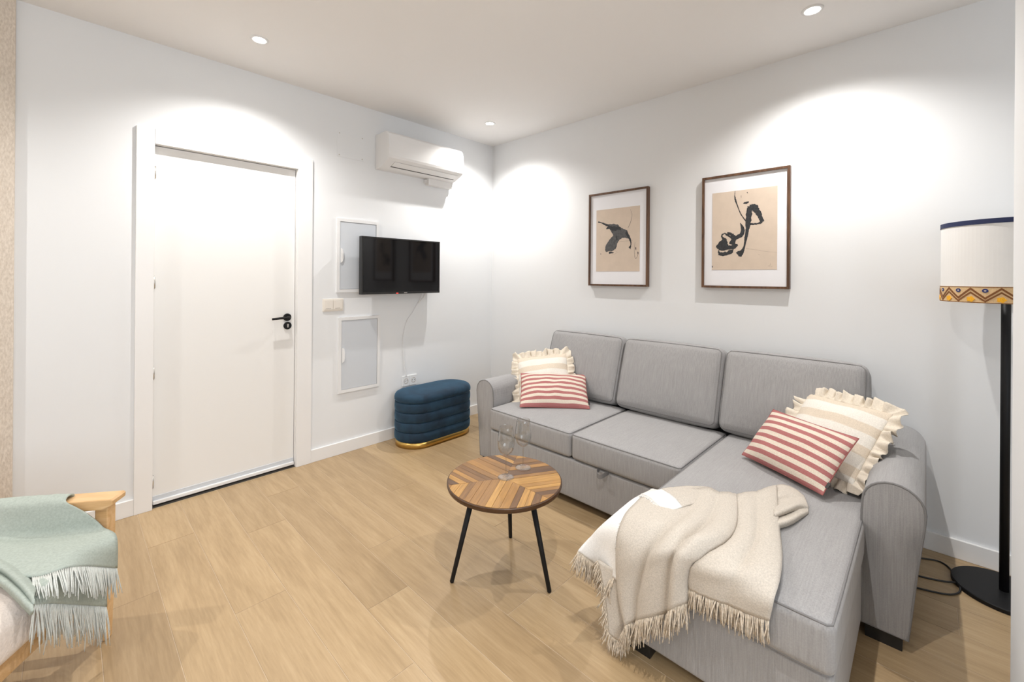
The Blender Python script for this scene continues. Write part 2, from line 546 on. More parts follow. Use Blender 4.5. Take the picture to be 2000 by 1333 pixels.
def table_wood():
    m, nt, b = M('table_stave')
    oi = N(nt, 'ShaderNodeObjectInfo')
    tone = ramp(nt, oi.outputs['Random'], [(0.0, (0.105, 0.052, 0.024)), (0.3, (0.20, 0.10, 0.034)), (0.6, (0.36, 0.185, 0.048)), (1.0, (0.50, 0.28, 0.075))])
    v = coords(nt, (9, 120, 120), rand=True); f = noise_tex(nt, v, 1.0, 4, 0.6)
    g = ramp(nt, f, [(0.3, (0.70, 0.66, 0.62)), (0.7, (1.12, 1.1, 1.08))])
    nt.links.new(mixc(nt, 1.0, tone, g, 'MULTIPLY'), b.inputs['Base Color'])
    b.inputs['Roughness'].default_value = 0.42
    bump(nt, b, f, 0.15, 0.001)
    return m
MAT['stave'] = table_wood()
MAT['table_edge'] = plain('table_edge', (0.062, 0.026, 0.009), 0.4, nscale=30, var=0.25)

# ------------------------------------------------------------------ room shell
XW, YB = -4.7, -5.0           # far left wall and the wall behind the camera
def structure(o): o['kind'] = 'structure'; return o

fl = structure(box('floor', (XW - .1, YB - .1, -0.10), (0.1, 0.1, -0.0012), MAT['grout']))
PW, GAP = 0.18, 0.0022
first = {-2.60: -0.425, -2.78: -0.805, -2.42: -1.165, -1.88: -1.165, -1.70: -1.90, -2.24: -0.62, -2.06: -0.30, -1.52: -0.75, -1.34: -1.45}
col_x = -2.60 - 12 * PW
rng = random.Random(3)
while col_x < 0.0:
    x0, x1 = max(col_x, XW), min(col_x + PW, 0.0)
    key = round(col_x, 2)
    j = first.get(key, -rng.uniform(0.05, 1.2))
    ys = [0.0]
    y = j
    while y > YB:
        if ys[-1] - y > 0.04: ys.append(y)
        y -= 1.20
    ys.append(YB)
    if x1 - x0 > 0.01:
        for a, b_ in zip(ys[:-1], ys[1:]):
            w, l = (x1 - x0) / 2 - GAP / 2, (a - b_) / 2 - GAP / 2
            me = box_mesh('plank', (-w, -l, -0.0012), (w, l, 0.0), 0.0005, 1)
            pk = to_obj('plank', me, MAT['floor_oak'], fl)
            pk.location = Vector(((x0 + x1) / 2, (a + b_) / 2, 0.0)) - fl.location
    col_x += PW

structure(box('ceiling', (XW - .1, YB - .1, H), (0.1, 0.1, H + 0.1), MAT['ceiling']))

# left wall (door wall, plane y = 0) with the door opening
DX0, DX1, DZ = -2.537, -1.799, 1.995
def multi_box(name, boxes, mat, parent=None):
    V, F = [], []
    for lo, hi in boxes:
        me = box_mesh('t', lo, hi); b = len(V)
        V += [v.co.copy() for v in me.vertices]; F += [tuple(i + b for i in p.vertices) for p in me.polygons]
        bpy.data.meshes.remove(me)
    return to_obj(name, mesh(name, V, F), mat, parent)
structure(multi_box('wall_left', [((-3.06, 0, 0), (DX0 - .012, 0.14, H)), ((DX1 + .012, 0, 0), (0.1, 0.14, H)), ((DX0 - .012, 0, DZ + .012), (DX1 + .012, 0.14, H)), ((DX0 - .3, 0.14, 0), (DX1 + .3, 0.2, H))], MAT['wall']))
structure(box('wall_accent', (XW - .1, -0.02, 0), (-3.037, 0.14, H), MAT['wallpaper']))
structure(box('wall_right', (0, YB - .1, 0), (0.1, 0, H), MAT['wall']))
structure(box('wall_far_left', (XW - .1, YB - .1, 0), (XW, -0.02, H), MAT['wall']))
# wall behind the camera, with an unseen window added to go with the fill
WX0, WX1, WZ0, WZ1 = -4.0, -1.8, 0.7, 2.2
structure(multi_box('wall_back', [((XW, YB - .12, 0), (WX0, YB, H)), ((WX1, YB - .12, 0), (0, YB, H)), ((WX0, YB - .12, 0), (WX1, YB, WZ0)), ((WX0, YB - .12, WZ1), (WX1, YB, H))], MAT['wall']))
win = structure(multi_box('added_window_1', [((WX0, YB - .09, WZ0), (WX1, YB - .03, WZ0 + .05)), ((WX0, YB - .09, WZ1 - .05), (WX1, YB - .03, WZ1)), ((WX0, YB - .09, WZ0 + .05), (WX0 + .05, YB - .03, WZ1 - .05)), ((WX1 - .05, YB - .09, WZ0 + .05), (WX1, YB - .03, WZ1 - .05)), ((-2.93, YB - .09, WZ0 + .05), (-2.87, YB - .03, WZ1 - .05))], MAT['white_lacquer']))
box('pane', (WX0 + .05, YB - .065, WZ0 + .05), (-2.93, YB - .06, WZ1 - .05), MAT['pane'], win)
box('pane', (-2.87, YB - .065, WZ0 + .05), (WX1 - .05, YB - .06, WZ1 - .05), MAT['pane'], win)
# the end of a short wall close to the camera on the right
structure(box('wall_near_right', (-1.62, -3.75, 0), (-1.0, -3.2145, H), MAT['wall'], bev=0.002))

structure(box('baseboard_left', (-3.037, -0.014, 0), (-2.615, 0, 0.086), MAT['white_lacquer'], bev=0.002))
structure(box('baseboard_left', (-1.703, -0.014, 0), (-0.014, 0, 0.086), MAT['white_lacquer'], bev=0.002))
structure(box('baseboard_right', (-0.014, YB, 0), (0, 0, 0.086), MAT['white_lacquer'], bev=0.002))

# door --------------------------------------------------------------------------
door = structure(box('door_1', (DX0 + .002, 0.026, 0.012), (DX1 - .002, 0.062, DZ - .003), MAT['door_white'], bev=0.0015))
def dl(p): return Vector(p) - door.location
def dbox(name, lo, hi, mat, bev=0.0, parent=None):
    return box(name, dl(lo), dl(hi), mat, door, bev)
cas = MAT['white_lacquer']
dbox('casing', (-2.615, -0.016, 0), (DX0 - .0015, 0.0, DZ + .082), cas, 0.002)
dbox('casing', (DX1 + .0015, -0.016, 0), (-1.703, 0.0, DZ + .082), cas, 0.002)
dbox('casing', (DX0 - .0008, -0.0158, DZ), (DX1 + .0008, 0.0, DZ + .082), cas, 0.002)
dbox('jamb', (DX0 - .012, 0.0, 0), (DX0, 0.12, DZ), cas)
dbox('jamb', (DX1, 0.0, 0), (DX1 + .012, 0.12, DZ), cas)
dbox('jamb', (DX0 - .012, 0.0, DZ), (DX1 + .012, 0.12, DZ + .012), cas)
dbox('door_sweep', (DX0 + .004, 0.010, 0.014), (DX1 - .004, 0.026, 0.034), MAT['white_plastic'], 0.003)
dbox('sweep_strip', (DX0 + .004, 0.0225, 0.034), (DX1 - .004, 0.026, 0.058), MAT['panel_grey'], 0.001)
dbox('gap_shade', (DX0, 0.005, 0.0), (DX1, 0.1, 0.005), MAT['dark_slot'])  # dark strip, its colour stands in for the shade under the door
for z in (1.846, 1.239, 0.738, 0.139):
    v, f = merge_geo([tube_geo([(0, 0, -.032), (0, 0, .032)], 0.0045, 8), tube_geo([(0, 0, -.036), (0, 0, -.032)], 0.003, 8), tube_geo([(0, 0, .032), (0, 0, .036)], 0.003, 8)])
    to_obj('hinge', mesh('hinge', v, f), MAT['steel'], door, dl((DX0 + .004, 0.0215, z)), smooth=True)
RY = (math.radians(90), 0, 0)
ros = to_obj('handle_rosette', lathe_mesh('handle_rosette', [(0, 0), (.024, 0), (.025, .002), (.025, .007), (.023, .009), (0, .009)], 28), MAT['black_metal'], door, dl((-1.848, 0.026, 1.005)), RY)
tube('door_handle', [(0, 0, 0.009), (0, 0, .040), (-.004, 0, .047), (-.012, 0, .050), (-.06, -.001, .050), (-.105, -.004, .050)], [.009, .009, .009, .0085, .0075, .0068], MAT['black_metal'], ros, 12)
lk = to_obj('lock_rosette', lathe_mesh('lock_rosette', [(0, 0), (.024, 0), (.025, .002), (.025, .007), (.023, .009), (0, .009)], 28), MAT['black_metal'], door, dl((-1.846, 0.026, 0.949)), RY)
prof = [(.0065 * math.cos(a), .006 + .0065 * math.sin(a)) for a in [PI * k / 8 - .4 for k in range(11)]] + [(-.0035, -.012), (.0035, -.012)]
to_obj('lock_cylinder', prism_mesh('lock_cylinder', prof, 2, 0.009, 0.013), MAT['steel'], lk)

# ------------------------------------------------------------------ ceiling downlights
def downlight(x, y, label):
    t = thing('downlight', label, 'ceiling light', (x, y, H), 0, 'recessed downlights')
    to_obj('trim_ring', lathe_mesh('trim_ring', [(.031, 0), (.031, -.0045), (.034, -.006), (.042, -.005), (.045, -.0015), (.045, 0)], 32), MAT['white_plastic'], t, smooth=True)
    to_obj('lens', lathe_mesh('lens', [(0, -.001), (.031, -.001), (.031, -.0022), (.02, -.004), (0, -.0045)], 24), MAT['lens'], t, smooth=True)
    L = bpy.data.lights.new('downlight_lamp', 'SPOT')
    L.energy = SPOT_W; L.color = (1.0, 0.975, 0.945); L.spot_size = math.radians(140); L.spot_blend = 1.0
    L.shadow_soft_size = 0.015
    lo = bpy.data.objects.new('downlight_lamp', L); link(lo, t); lo.location = (0, 0, -0.03)
    return t
downlight(-2.156, -0.453, 'round recessed ceiling light above the white door')
downlight(-0.455, -0.444, 'round recessed ceiling light nearest the room corner, beside the air conditioner')
downlight(-0.443, -2.645, 'round recessed ceiling light above the sofa chaise and floor lamp')
downlight(-2.156, -2.645, 'round recessed ceiling light over the floor near the camera')
downlight(-3.86, -0.453, 'added unseen ceiling light by the wallpapered wall')  # lamp out of view, added for more light in the room
downlight(-3.86, -2.645, 'added unseen ceiling light at the far left of the room')  # second added lamp, also out of view

# ------------------------------------------------------------------ wall fittings on the door wall
# air conditioner
ac = thing('air_conditioner', 'white wall-mounted split air conditioner above the television', 'air conditioner', (-0.8825, 0, 2.10))
AW = 0.3525
prof = [(0, 0), (0, .262), (-.145, .262), (-.172, .255), (-.190, .238), (-.198, .20), (-.204, .12), (-.205, .075), (-.198, .058), (-.175, .042), (-.085, .006), (-.06, 0)]
to_obj('body', prism_mesh('body', prof, 0, -AW, AW, 0.006, 2), MAT['ac_white'], ac)
def slant(y): return .058 + (y + .198) * (.042 - .058) / (.023) if y < -.175 else .042 + (y + .175) * (.006 - .042) / .09
def on_slant(name, y0, y1, x0, x1, off, th, mat, parent=ac):
    n = Vector((0, -.37, -.93))
    P = []
    for y in (y0, y1):
        z = slant(y)
        for o_ in (off, off + th):
            P.append(Vector((0, y, z)) + n * o_)
    V = [Vector((x, p.y, p.z)) for x in (x0, x1) for p in P]
    F = [(0, 1, 3, 2), (4, 6, 7, 5), (0, 4, 5, 1), (2, 3, 7, 6), (0, 2, 6, 4), (1, 5, 7, 3)]
    return to_obj(name, mesh(name, V, F), mat, parent)
on_slant('air_flap', -.172, -.118, -.285, .315, 0.0015, .003, MAT['ac_white'])
on_slant('air_outlet', -.113, -.106, -.285, .315, 0.0002, .002, MAT['dark_slot'])
pc = box('pipe_cover', (0.10, -.055, -.052), (0.355, 0, 0.012), MAT['ac_white'], ac, 0.004)
box('bracket_clip', (0.085, -.03, -.035), (0.10, 0, -.005), MAT['ac_white'], ac, 0.003)

# blank cover plate above the electrical panel
cp = tag(box('cover_plate', (-1.530, -0.004, 2.140), (-1.328, 0, 2.322), MAT['wall'], bev=0.001), 'square painted cover plate on the wall left of the air conditioner', 'cover plate')
for sx in (-.087, .087):
    for sz in (-.078, .078):
        to_obj('screw', lathe_mesh('screw', [(0, .0025), (.004, .002), (.005, 0), (0, 0)], 12), MAT['steel'], cp, (sx, -0.002, sz), RY)

def access_panel(x0, x1, z0, z1, label):
    t = thing('electrical_panel', label, 'electrical panel', ((x0 + x1) / 2, 0, z0))
    w, h = (x1 - x0) / 2, z1 - z0
    me_parts = [((-w, -.014, 0), (w, 0, .022)), ((-w, -.014, h - .022), (w, 0, h)), ((-w, -.014, .022), (-w + .022, 0, h - .022)), ((w - .022, -.014, .022), (w, 0, h - .022))]
    multi_box('frame', me_parts, MAT['white_plastic'], t)
    d = box('door', (-w + .024, -.0105, .024), (w - .024, -.002, h - .024), MAT['panel_grey'], t, 0.0015)
    hp = [(.0, -.055), (.016, -.045), (.022, -.02), (.022, .02), (.016, .045), (.0, .055)]
    hd = to_obj('handle', prism_mesh('handle', hp, 1, -.009, 0, 0.003, 2), MAT['white_plastic'], d, (-w + .026, -.004, .0))
    return t
access_panel(-1.532, -1.205, 1.164, 1.697, 'white electrical panel with grey door, partly behind the television')
access_panel(-1.516, -1.191, 0.437, 0.983, 'white electrical panel with grey door, below the light switch')

sw = thing('light_switch', 'cream double light switch between the door and the lower panel', 'light switch', (-1.553, 0, 1.076))
box('plate', (-.075, -.008, -.045), (.075, 0, .045), MAT['cream_plastic'], sw, 0.003)
for cx in (-.033, .033):
    box('rocker', (cx - .031, -.012, -.033), (cx + .031, -.008, .036), MAT['cream_plastic'], sw, 0.0015)
    box('marking_slot', (cx - .02, -.0125, -.026), (cx + .016, -.0118, -.021), MAT['band_pale'], sw)

so = thing('wall_socket', 'white double power socket above the blue velvet bench', 'power socket', (-0.921, 0, 0.435))
for cx in (-.0345, .0345):
    pl = box('plate', (cx - .034, -.009, -.042), (cx + .034, 0, .042), MAT['white_plastic'], so, 0.003)
    rim = to_obj('socket_cup', lathe_mesh('socket_cup', [(.021, -.001), (.021, .0015), (.018, .0015), (.016, -.0006), (0, -.0006)], 24), MAT['band_pale'], pl, (0, -.0045, 0), RY, smooth=True)
    for s in (-.0095, .0095):
        to_obj('pin_hole', lathe_mesh('pin_hole', [(0, .0008), (.003, .0008), (.003, 0), (0, 0)], 10), MAT['dark_slot'], pl, (s, -.0045, 0), RY)

# television
tv = thing('television', 'black flat-screen television mounted on the wall, switched off', 'television', (-1.049, -0.09, 1.1485))
TW, TH = 0.3445, 0.4245
multi_box('bezel', [((-TW, -.02, 0), (TW, .02, .016)), ((-TW, -.02, TH - .010), (TW, .02, TH)), ((-TW, -.02, .016), (-TW + .010, .02, TH - .010)), ((TW - .010, -.02, .016), (TW, .02, TH - .010))], MAT['black_plastic'], tv)
box('screen', (-TW + .010, -.0165, .016), (TW - .010, .016, TH - .010), MAT['screen'], tv)
box('back_housing', (-.22, .02, .03), (.22, .045, .30), MAT['black_plastic'], tv, 0.006)
box('wall_bracket', (-.1, .045, .10), (.1, .0895, .26), MAT['black_metal'], tv, 0.002)
box('standby_light', (-.062, -.0213, .003), (-.045, -.0195, .007), MAT['led_red'], tv)
box('maker_badge', (.006, -.0206, .005), (.034, -.0195, .0105), MAT['steel'], tv)
cb_pts = [[(-.838, -.06, 1.16), (-.839, -.04, 1.11), (-.846, -.008, 1.062)], [(-.806, -.06, 1.16), (-.812, -.04, 1.115), (-.842, -.008, 1.062)]]
cab = thing('television_cable', 'thin white cable hanging below the television towards the socket', 'cable', (-.846, 0, .47))
for c in cb_pts:
    tube('lead', [Vector(q) - cab.location for q in crspline([Vector(p) for p in c], 6)], .0035, MAT['white_plastic'], cab, 6)
tube('lead', [Vector(q) - cab.location for q in crspline([Vector(p) for p in [(-.845, -.008, 1.07), (-.90, -.006, .985), (-.955, -.006, .91), (-.985, -.006, .78), (-.975, -.006, .60), (-.955, -.012, .47)]], 6)], .0035, MAT['white_plastic'], cab, 6)

# ------------------------------------------------------------------ framed prints on the right wall
def stroke(pts, wid, jag=0.12, seed=0, per=5):
    """a brush stroke: ribbon with a ragged edge, in (across, down) of the sheet"""
    rng_ = random.Random(seed)
    P = crspline([Vector((a, b, 0)) for a, b in pts], per)
    Wd = [wid[0] + (wid[-1] - wid[0]) * 0 for _ in P]
    n = len(P)
    for i in range(n):
        t = i / (n - 1) * (len(wid) - 1); k = min(int(t), len(wid) - 2)
        Wd[i] = wid[k] + (wid[k + 1] - wid[k]) * (t - k)
    V, F = [], []
    for i in range(n):
        d = P[min(i + 1, n - 1)] - P[max(i - 1, 0)]
        d = d.normalized() if d.length > 1e-9 else Vector((1, 0, 0))
        s = Vector((-d.y, d.x, 0))
        for sg in (1, -1):
            w = Wd[i] / 2 * (1 + rng_.uniform(-jag, jag))
            V.append(P[i] + s * sg * w)
    for i in range(n - 1):
        F.append((2 * i, 2 * i + 1, 2 * i + 3, 2 * i + 2))
    return V, F

def blob(pts, per=4, jag=0.006, seed=0):
    rng_ = random.Random(seed)
    Q = [Vector((a, b, 0)) for a, b in pts]
    n = len(Q); V = []
    for i in range(n):
        for k in range(per):
            q = _cr(Q[i - 1], Q[i], Q[(i + 1) % n], Q[(i + 2) % n], k / per)
            V.append(q + Vector((rng_.uniform(-jag, jag), rng_.uniform(-jag, jag), 0)))
    return V, [tuple(range(len(V)))]

def ink_part(name, shapes, w, h, mat, parent, off):
    V, F = merge_geo(shapes)
    # sheet (a right, b down) -> the wall: facing -x, right runs to -y
    W = [Vector((-off, (0.5 - v.x) * w, (0.5 - v.y) * h)) for v in V]
    bm = bmesh.new()
    tmp = mesh('t', W, F); bm.from_mesh(tmp); bpy.data.meshes.remove(tmp)
    bmesh.ops.triangulate(bm, faces=[f for f in bm.faces if len(f.verts) > 4])
    for f in bm.faces:
        f.normal_update()
        if f.normal.x > 0: f.normal_flip()
    me = bpy.data.meshes.new(name); bm.to_mesh(me); bm.free()
    return to_obj(name, me, mat, parent)

def picture(y0, y1, z0, z1, label, art, strokes):
    """art = (a0, a1, b0, b1): the sheet inside the frame as fractions"""
    cy, cz = (y0 + y1) / 2, (z0 + z1) / 2
    w, h = abs(y1 - y0), z1 - z0
    t = thing('framed_print', label, 'picture', (0, cy, cz), 0, 'framed prints above the sofa')
    fw, d0, d1 = 0.0135, -.003, -.032
    w2, h2 = w / 2, h / 2
    def bar(pts):
        V = [Vector((x, p[0], p[1])) for x in (d0, d1) for p in pts]
        F = [(0, 1, 2, 3), (7, 6, 5, 4)] + [(i, 4 + i, 4 + (i + 1) % 4, (i + 1) % 4) for i in range(4)]
        bm = bmesh.new(); tmp = mesh('t', V, F); bm.from_mesh(tmp); bpy.data.meshes.remove(tmp)
        return bm_mesh('frame_bar', bm)
    i_w, i_h = w2 - fw, h2 - fw
    for pts in ([(-w2, -h2), (w2, -h2), (i_w, -i_h), (-i_w, -i_h)], [(-w2, h2), (w2, h2), (i_w, i_h), (-i_w, i_h)],
                [(-w2, -h2), (-i_w, -i_h), (-i_w, i_h), (-w2, h2)], [(w2, -h2), (i_w, -i_h), (i_w, i_h), (w2, h2)]):
        to_obj('frame_bar', bar(pts), MAT['walnut'], t)
    box('mat_board', (-.020, -i_w, -i_h), (-.004, i_w, i_h), MAT['mat_board'], t)
    a0, a1, b0, b1 = art
    aw, ah = (a1 - a0) * w, (b1 - b0) * h
    ac_, bc = (a0 + a1) / 2, (b0 + b1) / 2
    sh = box('art_sheet', (-.0215, -aw / 2 + (0.5 - ac_) * w, -ah / 2 + (0.5 - bc) * h), (-.020, aw / 2 + (0.5 - ac_) * w, ah / 2 + (0.5 - bc) * h), MAT['kraft'], t)
    for i, (m_, shp) in enumerate(strokes):
        for k, one in enumerate(shp):
            ink_part('ink_stroke', [one], aw, ah, MAT[m_], sh, 0.00095 + i * .0002 + k * .00001)
    return t

def S(x, y):   # measured sheet positions of the larger print
    a = (x - 110) / 935.0; top = 150 - 105 * a
    return (a, (y - top) / (1238 - top))
def SS(*p): return [S(x, y) for x, y in p]
s2 = [stroke(SS((455, 112), (452, 180), (462, 240), (500, 345), (550, 455), (625, 555)), [.006, .012, .026, .016, .012, .014], .3, 1),
      stroke(SS((668, 335), (660, 440), (648, 560), (640, 650), (618, 780), (598, 900), (565, 985)), [.065, .09, .088, .052, .044, .024, .055], .16, 2, 7),
      stroke(SS((665, 352), (740, 358), (790, 430), (832, 520), (842, 560)), [.07, .095, .07, .055, .06], .2, 3, 7),
      stroke(SS((845, 562), (780, 582), (700, 590), (625, 582)), [.03, .018, .022, .05], .35, 4, 6),
      blob(SS((478, 985), (520, 968), (572, 975), (578, 1020), (545, 1048), (500, 1028)), 4, .006, 5),
      stroke(SS((535, 572), (565, 640), (572, 690), (545, 745), (470, 785), (430, 835), (420, 880)), [.008, .05, .062, .055, .05, .085, .10], .12, 6, 7),
      stroke(SS((345, 705), (410, 740), (470, 790)), [.02, .05, .04], .3, 7),
      stroke(SS((300, 715), (345, 740), (420, 790)), [.012, .03, .03], .3, 8),
      stroke(SS((300, 718), (262, 745), (280, 790), (330, 800)), [.014, .024, .03, .02], .3, 9),
      blob(SS((172, 905), (235, 830), (300, 790), (335, 800), (350, 860), (375, 895), (430, 880), (505, 882), (455, 945), (400, 945), (320, 958), (240, 965), (205, 940)), 4, .007, 10),
      blob(SS((205, 955), (245, 985), (330, 980), (400, 955), (440, 950), (390, 1020), (275, 1038), (215, 1025)), 4, .007, 11),
      blob(SS((575, 292), (612, 268), (660, 264), (650, 285), (620, 300)), 3, .004, 12),
      stroke(SS((545, 180), (547, 212)), [.006, .004], .3, 13), stroke(SS((628, 130), (640, 150)), [.012, .006], .3, 14),
      blob(SS((112, 1180), (122, 1185), (120, 1205), (110, 1200)), 2, .001, 15)]
p2 = [stroke(SS((620, 935), (760, 955), (900, 980), (1040, 998)), [.004, .003, .003, .002], .4, 20),
      stroke(SS((790, 1025), (820, 1030)), [.004, .003], .4, 21),
      stroke(SS((925, 1192), (938, 1180), (945, 1195), (958, 1150), (962, 1195), (985, 1190)), [.003, .003, .003], .2, 22)]
picture(-1.995, -2.480, 1.226, 1.929, 'larger-looking walnut-framed print with black looping ink marks, nearer the floor lamp', (0.125, 0.868, 0.150, 0.840), [('ink_pale', p2), ('ink', s2)])

def T(x, y):
    a = (x - 162) / 750.0; top = 165 - 60 * a
    bot = 1240 + 15 * a
    return (a, (y - top) / (bot - top))
def TT(*p): return [T(x, y) for x, y in p]
g1 = [blob(TT((385, 430), (450, 412), (540, 425), (590, 470), (640, 500), (700, 530), (725, 600), (745, 660), (700, 672), (640, 660), (575, 700), (550, 740), (520, 830), (470, 885), (400, 890), (345, 900), (325, 850), (345, 780), (385, 710), (440, 645), (470, 610), (430, 540)), 4, .006, 31)]
g2 = [stroke(TT((195, 372), (245, 380), (310, 408), (390, 440)), [.028, .014, .03, .05], .25, 32),
      stroke(TT((345, 492), (400, 470), (470, 495), (560, 490), (600, 520)), [.02, .05, .07, .05, .03], .3, 33),
      stroke(TT((690, 560), (730, 640), (765, 720), (770, 790), (750, 850)), [.05, .05, .03, .016, .05], .2, 34, 6),
      stroke(TT((395, 920), (440, 915), (480, 918)), [.03, .026, .01], .4, 35),
      blob(TT((845, 830), (858, 840), (856, 880), (846, 870)), 3, .002, 36),
      blob(TT((883, 910), (894, 930), (888, 965), (880, 945)), 3, .002, 37),
      stroke(TT((246, 925), (250, 945)), [.012, .008], .3, 38),
      stroke(TT((520, 620), (535, 700)), [.02, .03], .3, 39)]
g3 = [stroke(TT((760, 170), (785, 270), (760, 400), (720, 490)), [.003, .004, .006, .005], .3, 40),
      stroke(TT((838, 740), (828, 900), (845, 1030), (880, 990), (888, 930)), [.003, .004, .006, .004, .006], .3, 41),
      stroke(TT((500, 880), (540, 920), (440, 960)), [.003, .004, .002], .3, 42), stroke(TT((560, 730), (690, 720), (800, 710)), [.005, .006, .003], .4, 43)]
picture(-1.131, -1.625, 1.222, 1.932, 'walnut-framed print with a grey brushed ink shape, nearer the room corner', (0.130, 0.865, 0.180, 0.845), [('ink_pale', g3[2:]), ('ink_grey', g1), ('ink', g2 + g3[:2])])

# ------------------------------------------------------------------ sofa
SO = Vector((-0.45, -1.91, 0))
sofa = thing('sofa', 'grey linen corner sofa with chaise and rolled arms', 'sofa', SO)
def sl(p): return Vector(p) - SO
def span_box(name, lo, hi, r, bulge, m=10, piping=None, wr=0.0, seed=0):
    c = [(a + b) / 2 for a, b in zip(lo, hi)]; s = [abs(b - a) for a, b in zip(lo, hi)]
    o = soft_box(name, s, r, bulge, MAT['linen'], sofa, sl(c), m=m, wrinkle=wr, seed=seed)
    for ax, sd in (piping or []):
        pts = soft_edge_loop(s, r, bulge, ax, sd)
        tube('piping', pts, 0.0034, MAT['piping'], o, 6, True)
    return o
box('base', sl((-.855, -.955, .07)), sl((-.11, -2.862, .262)), MAT['linen'], sofa, 0.004)
span_box('drawer_front', (-.902, -2.238, .046), (-.860, -.949, .264), .012, (0.002, 0, 0), 8)
span_box('chaise_base', (-1.518, -2.874, .05), (-.866, -2.246, .268), .014, (0.002, 0.002, 0), 8)
span_box('seat_cushion', (-.912, -1.609, .271), (-.27, -.949, .412), .022, (0.008, 0.0, 0.014), 12, [(2, 1)], .0015, 1)
span_box('seat_cushion', (-.912, -2.234, .271), (-.27, -1.615, .412), .022, (0.008, 0.0, 0.014), 12, [(2, 1)], .0015, 2)
span_box('chaise_cushion', (-1.538, -2.879, .272), (-.27, -2.241, .416), .026, (0.006, 0.003, 0.014), 12, [(2, 1), (2, -1)], .0012, 3)
# rolled arms
def arm(sign, inner):
    yi = inner
    out = lambda d: yi + sign * d
    prof = [(out(0), .046), (out(.128), .046), (out(.136), .15), (out(.146), .27), (out(.158), .38), (out(.166), .45), (out(.169), .495)]
    cx, cz = .086, .497
    for k in range(1, 12):
        a = PI * k / 12
        prof.append((out(cx + .083 * math.cos(a)), cz + .080 * math.sin(a)))
    prof += [(out(.003), .497), (out(.0005), .45), (out(0), .38), (out(0), .2)]
    P = [(a - SO.y, b) for a, b in prof]
    o = to_obj('arm', prism_mesh('arm', P, 0, -.872 - SO.x, -.03 - SO.x, 0.010, 3), MAT['linen'], sofa, smooth=True)
    loop = [Vector((-.869 - SO.x, a, b)) for a, b in P]
    c = Vector((loop[0].x, sum(p.y for p in loop) / len(loop), .33))
    tube('piping', [c + (p - c) * 0.985 for p in loop], .0042, MAT['piping'], o, 6, True)
    for xx in (-.862, -.12):
        box('foot', sl((xx, out(.012), 0)), sl((xx + .07, out(.112), .046)), MAT['black_plastic'], sofa)
    return o
arm(-1, -2.872)
arm(1, -.945)
span_box('back_frame', (-.098, -2.868, .06), (-.024, -.949, .69), .02, (0, 0, 0), 8)
tilt = math.radians(-18)
for i, (ya, yb) in enumerate(((-.925, -1.545), (-1.553, -2.192), (-2.200, -2.842))):
    s = [.165, abs(yb - ya), .455]
    r, bl = .042, (0.036, 0.008, 0.014)
    # rotate about y so that the top leans towards the wall
    o = soft_box('back_cushion', s, r, bl, MAT['linen'], sofa, sl((-.205, (ya + yb) / 2, .638)), (0, -tilt, 0), 12, wrinkle=.007, seed=i * 5.0 + 1)
    tube('piping', soft_edge_loop(s, r, bl, 0, -1), .0034, MAT['piping'], o, 6, True)
    tube('piping', soft_edge_loop(s, r, bl, 0, 1), .0034, MAT['piping'], o, 6, True)
for x, y in ((-1.50, -2.375), (-1.50, -2.86)):
    box('foot', sl((x, y, 0)), sl((x + .07, y + .075, .05)), MAT['black_plastic'], sofa)
# fabric pull on the storage drawer
pp = [(-.903, -1.795, .268), (-.925, -1.797, .266), (-.944, -1.806, .258), (-.950, -1.823, .252), (-.944, -1.840, .258), (-.925, -1.849, .266), (-.903, -1.851, .268)]
V, F = [], []
for i, p in enumerate(crspline([Vector(q) for q in pp], 4)):
    V += [sl(p) + Vector((0, 0, .012)), sl(p) + Vector((0, 0, -.012)), sl(p) + Vector((.004, 0, -.012)), sl(p) + Vector((.004, 0, .012))]
n = len(V) // 4
for i in range(n - 1):
    for k in range(4): F.append((4 * i + k, 4 * i + (k + 1) % 4, 4 * i + 4 + (k + 1) % 4, 4 * i + 4 + k))
to_obj('pull_tab', mesh('pull_tab', V, F), MAT['piping'], sofa)

# ------------------------------------------------------------------ velvet bench
OX0, OX1, OYc, OR = -0.970, -0.655, -0.192, 0.168
def stadium(off, z, n=14):
    pts = []
    hl = (OX1 - OX0) / 2
    for k in range(n + 1):
        a = -PI / 2 + PI * k / n
        pts.append(Vector((hl + (OR + off) * math.cos(a), (OR + off) * math.sin(a), z)))
    for k in range(n + 1):
        a = PI / 2 + PI * k / n
        pts.append(Vector((-hl + (OR + off) * math.cos(a), (OR + off) * math.sin(a), z)))
    return pts
def stadium_loft(name, prof, mat, parent, crown=0.0):
    V, F = [], []
    rings = [stadium(o, z) for o, z in prof]
    n = len(rings[0])
    for r in rings: V += r
    for i in range(len(rings) - 1):
        for k in range(n):
            F.append((i * n + k, i * n + (k + 1) % n, (i + 1) * n + (k + 1) % n, (i + 1) * n + k))
    F.append(tuple(range(n - 1, -1, -1)))
    F.append(tuple((len(rings) - 1) * n + k for k in range(n)))
    return to_obj(name, mesh(name, V, F), mat, parent, smooth=True)
ot = thing('storage_bench', 'dark blue velvet oval storage bench with gold base band', 'bench', ((OX0 + OX1) / 2, OYc, 0))
stadium_loft('base_band', [(-.012, 0), (-.004, 0), (-.004, .044), (-.012, .044)], MAT['brass'], ot)
z = .044
for k in range(4):
    hgt = .073
    stadium_loft('channel', [(-.012, z), (-.004, z + .002), (.001, z + .010), (.003, z + .03), (.003, z + .045), (.001, z + hgt - .010), (-.004, z + hgt - .002), (-.012, z + hgt)], MAT['velvet'], ot)
    z += hgt
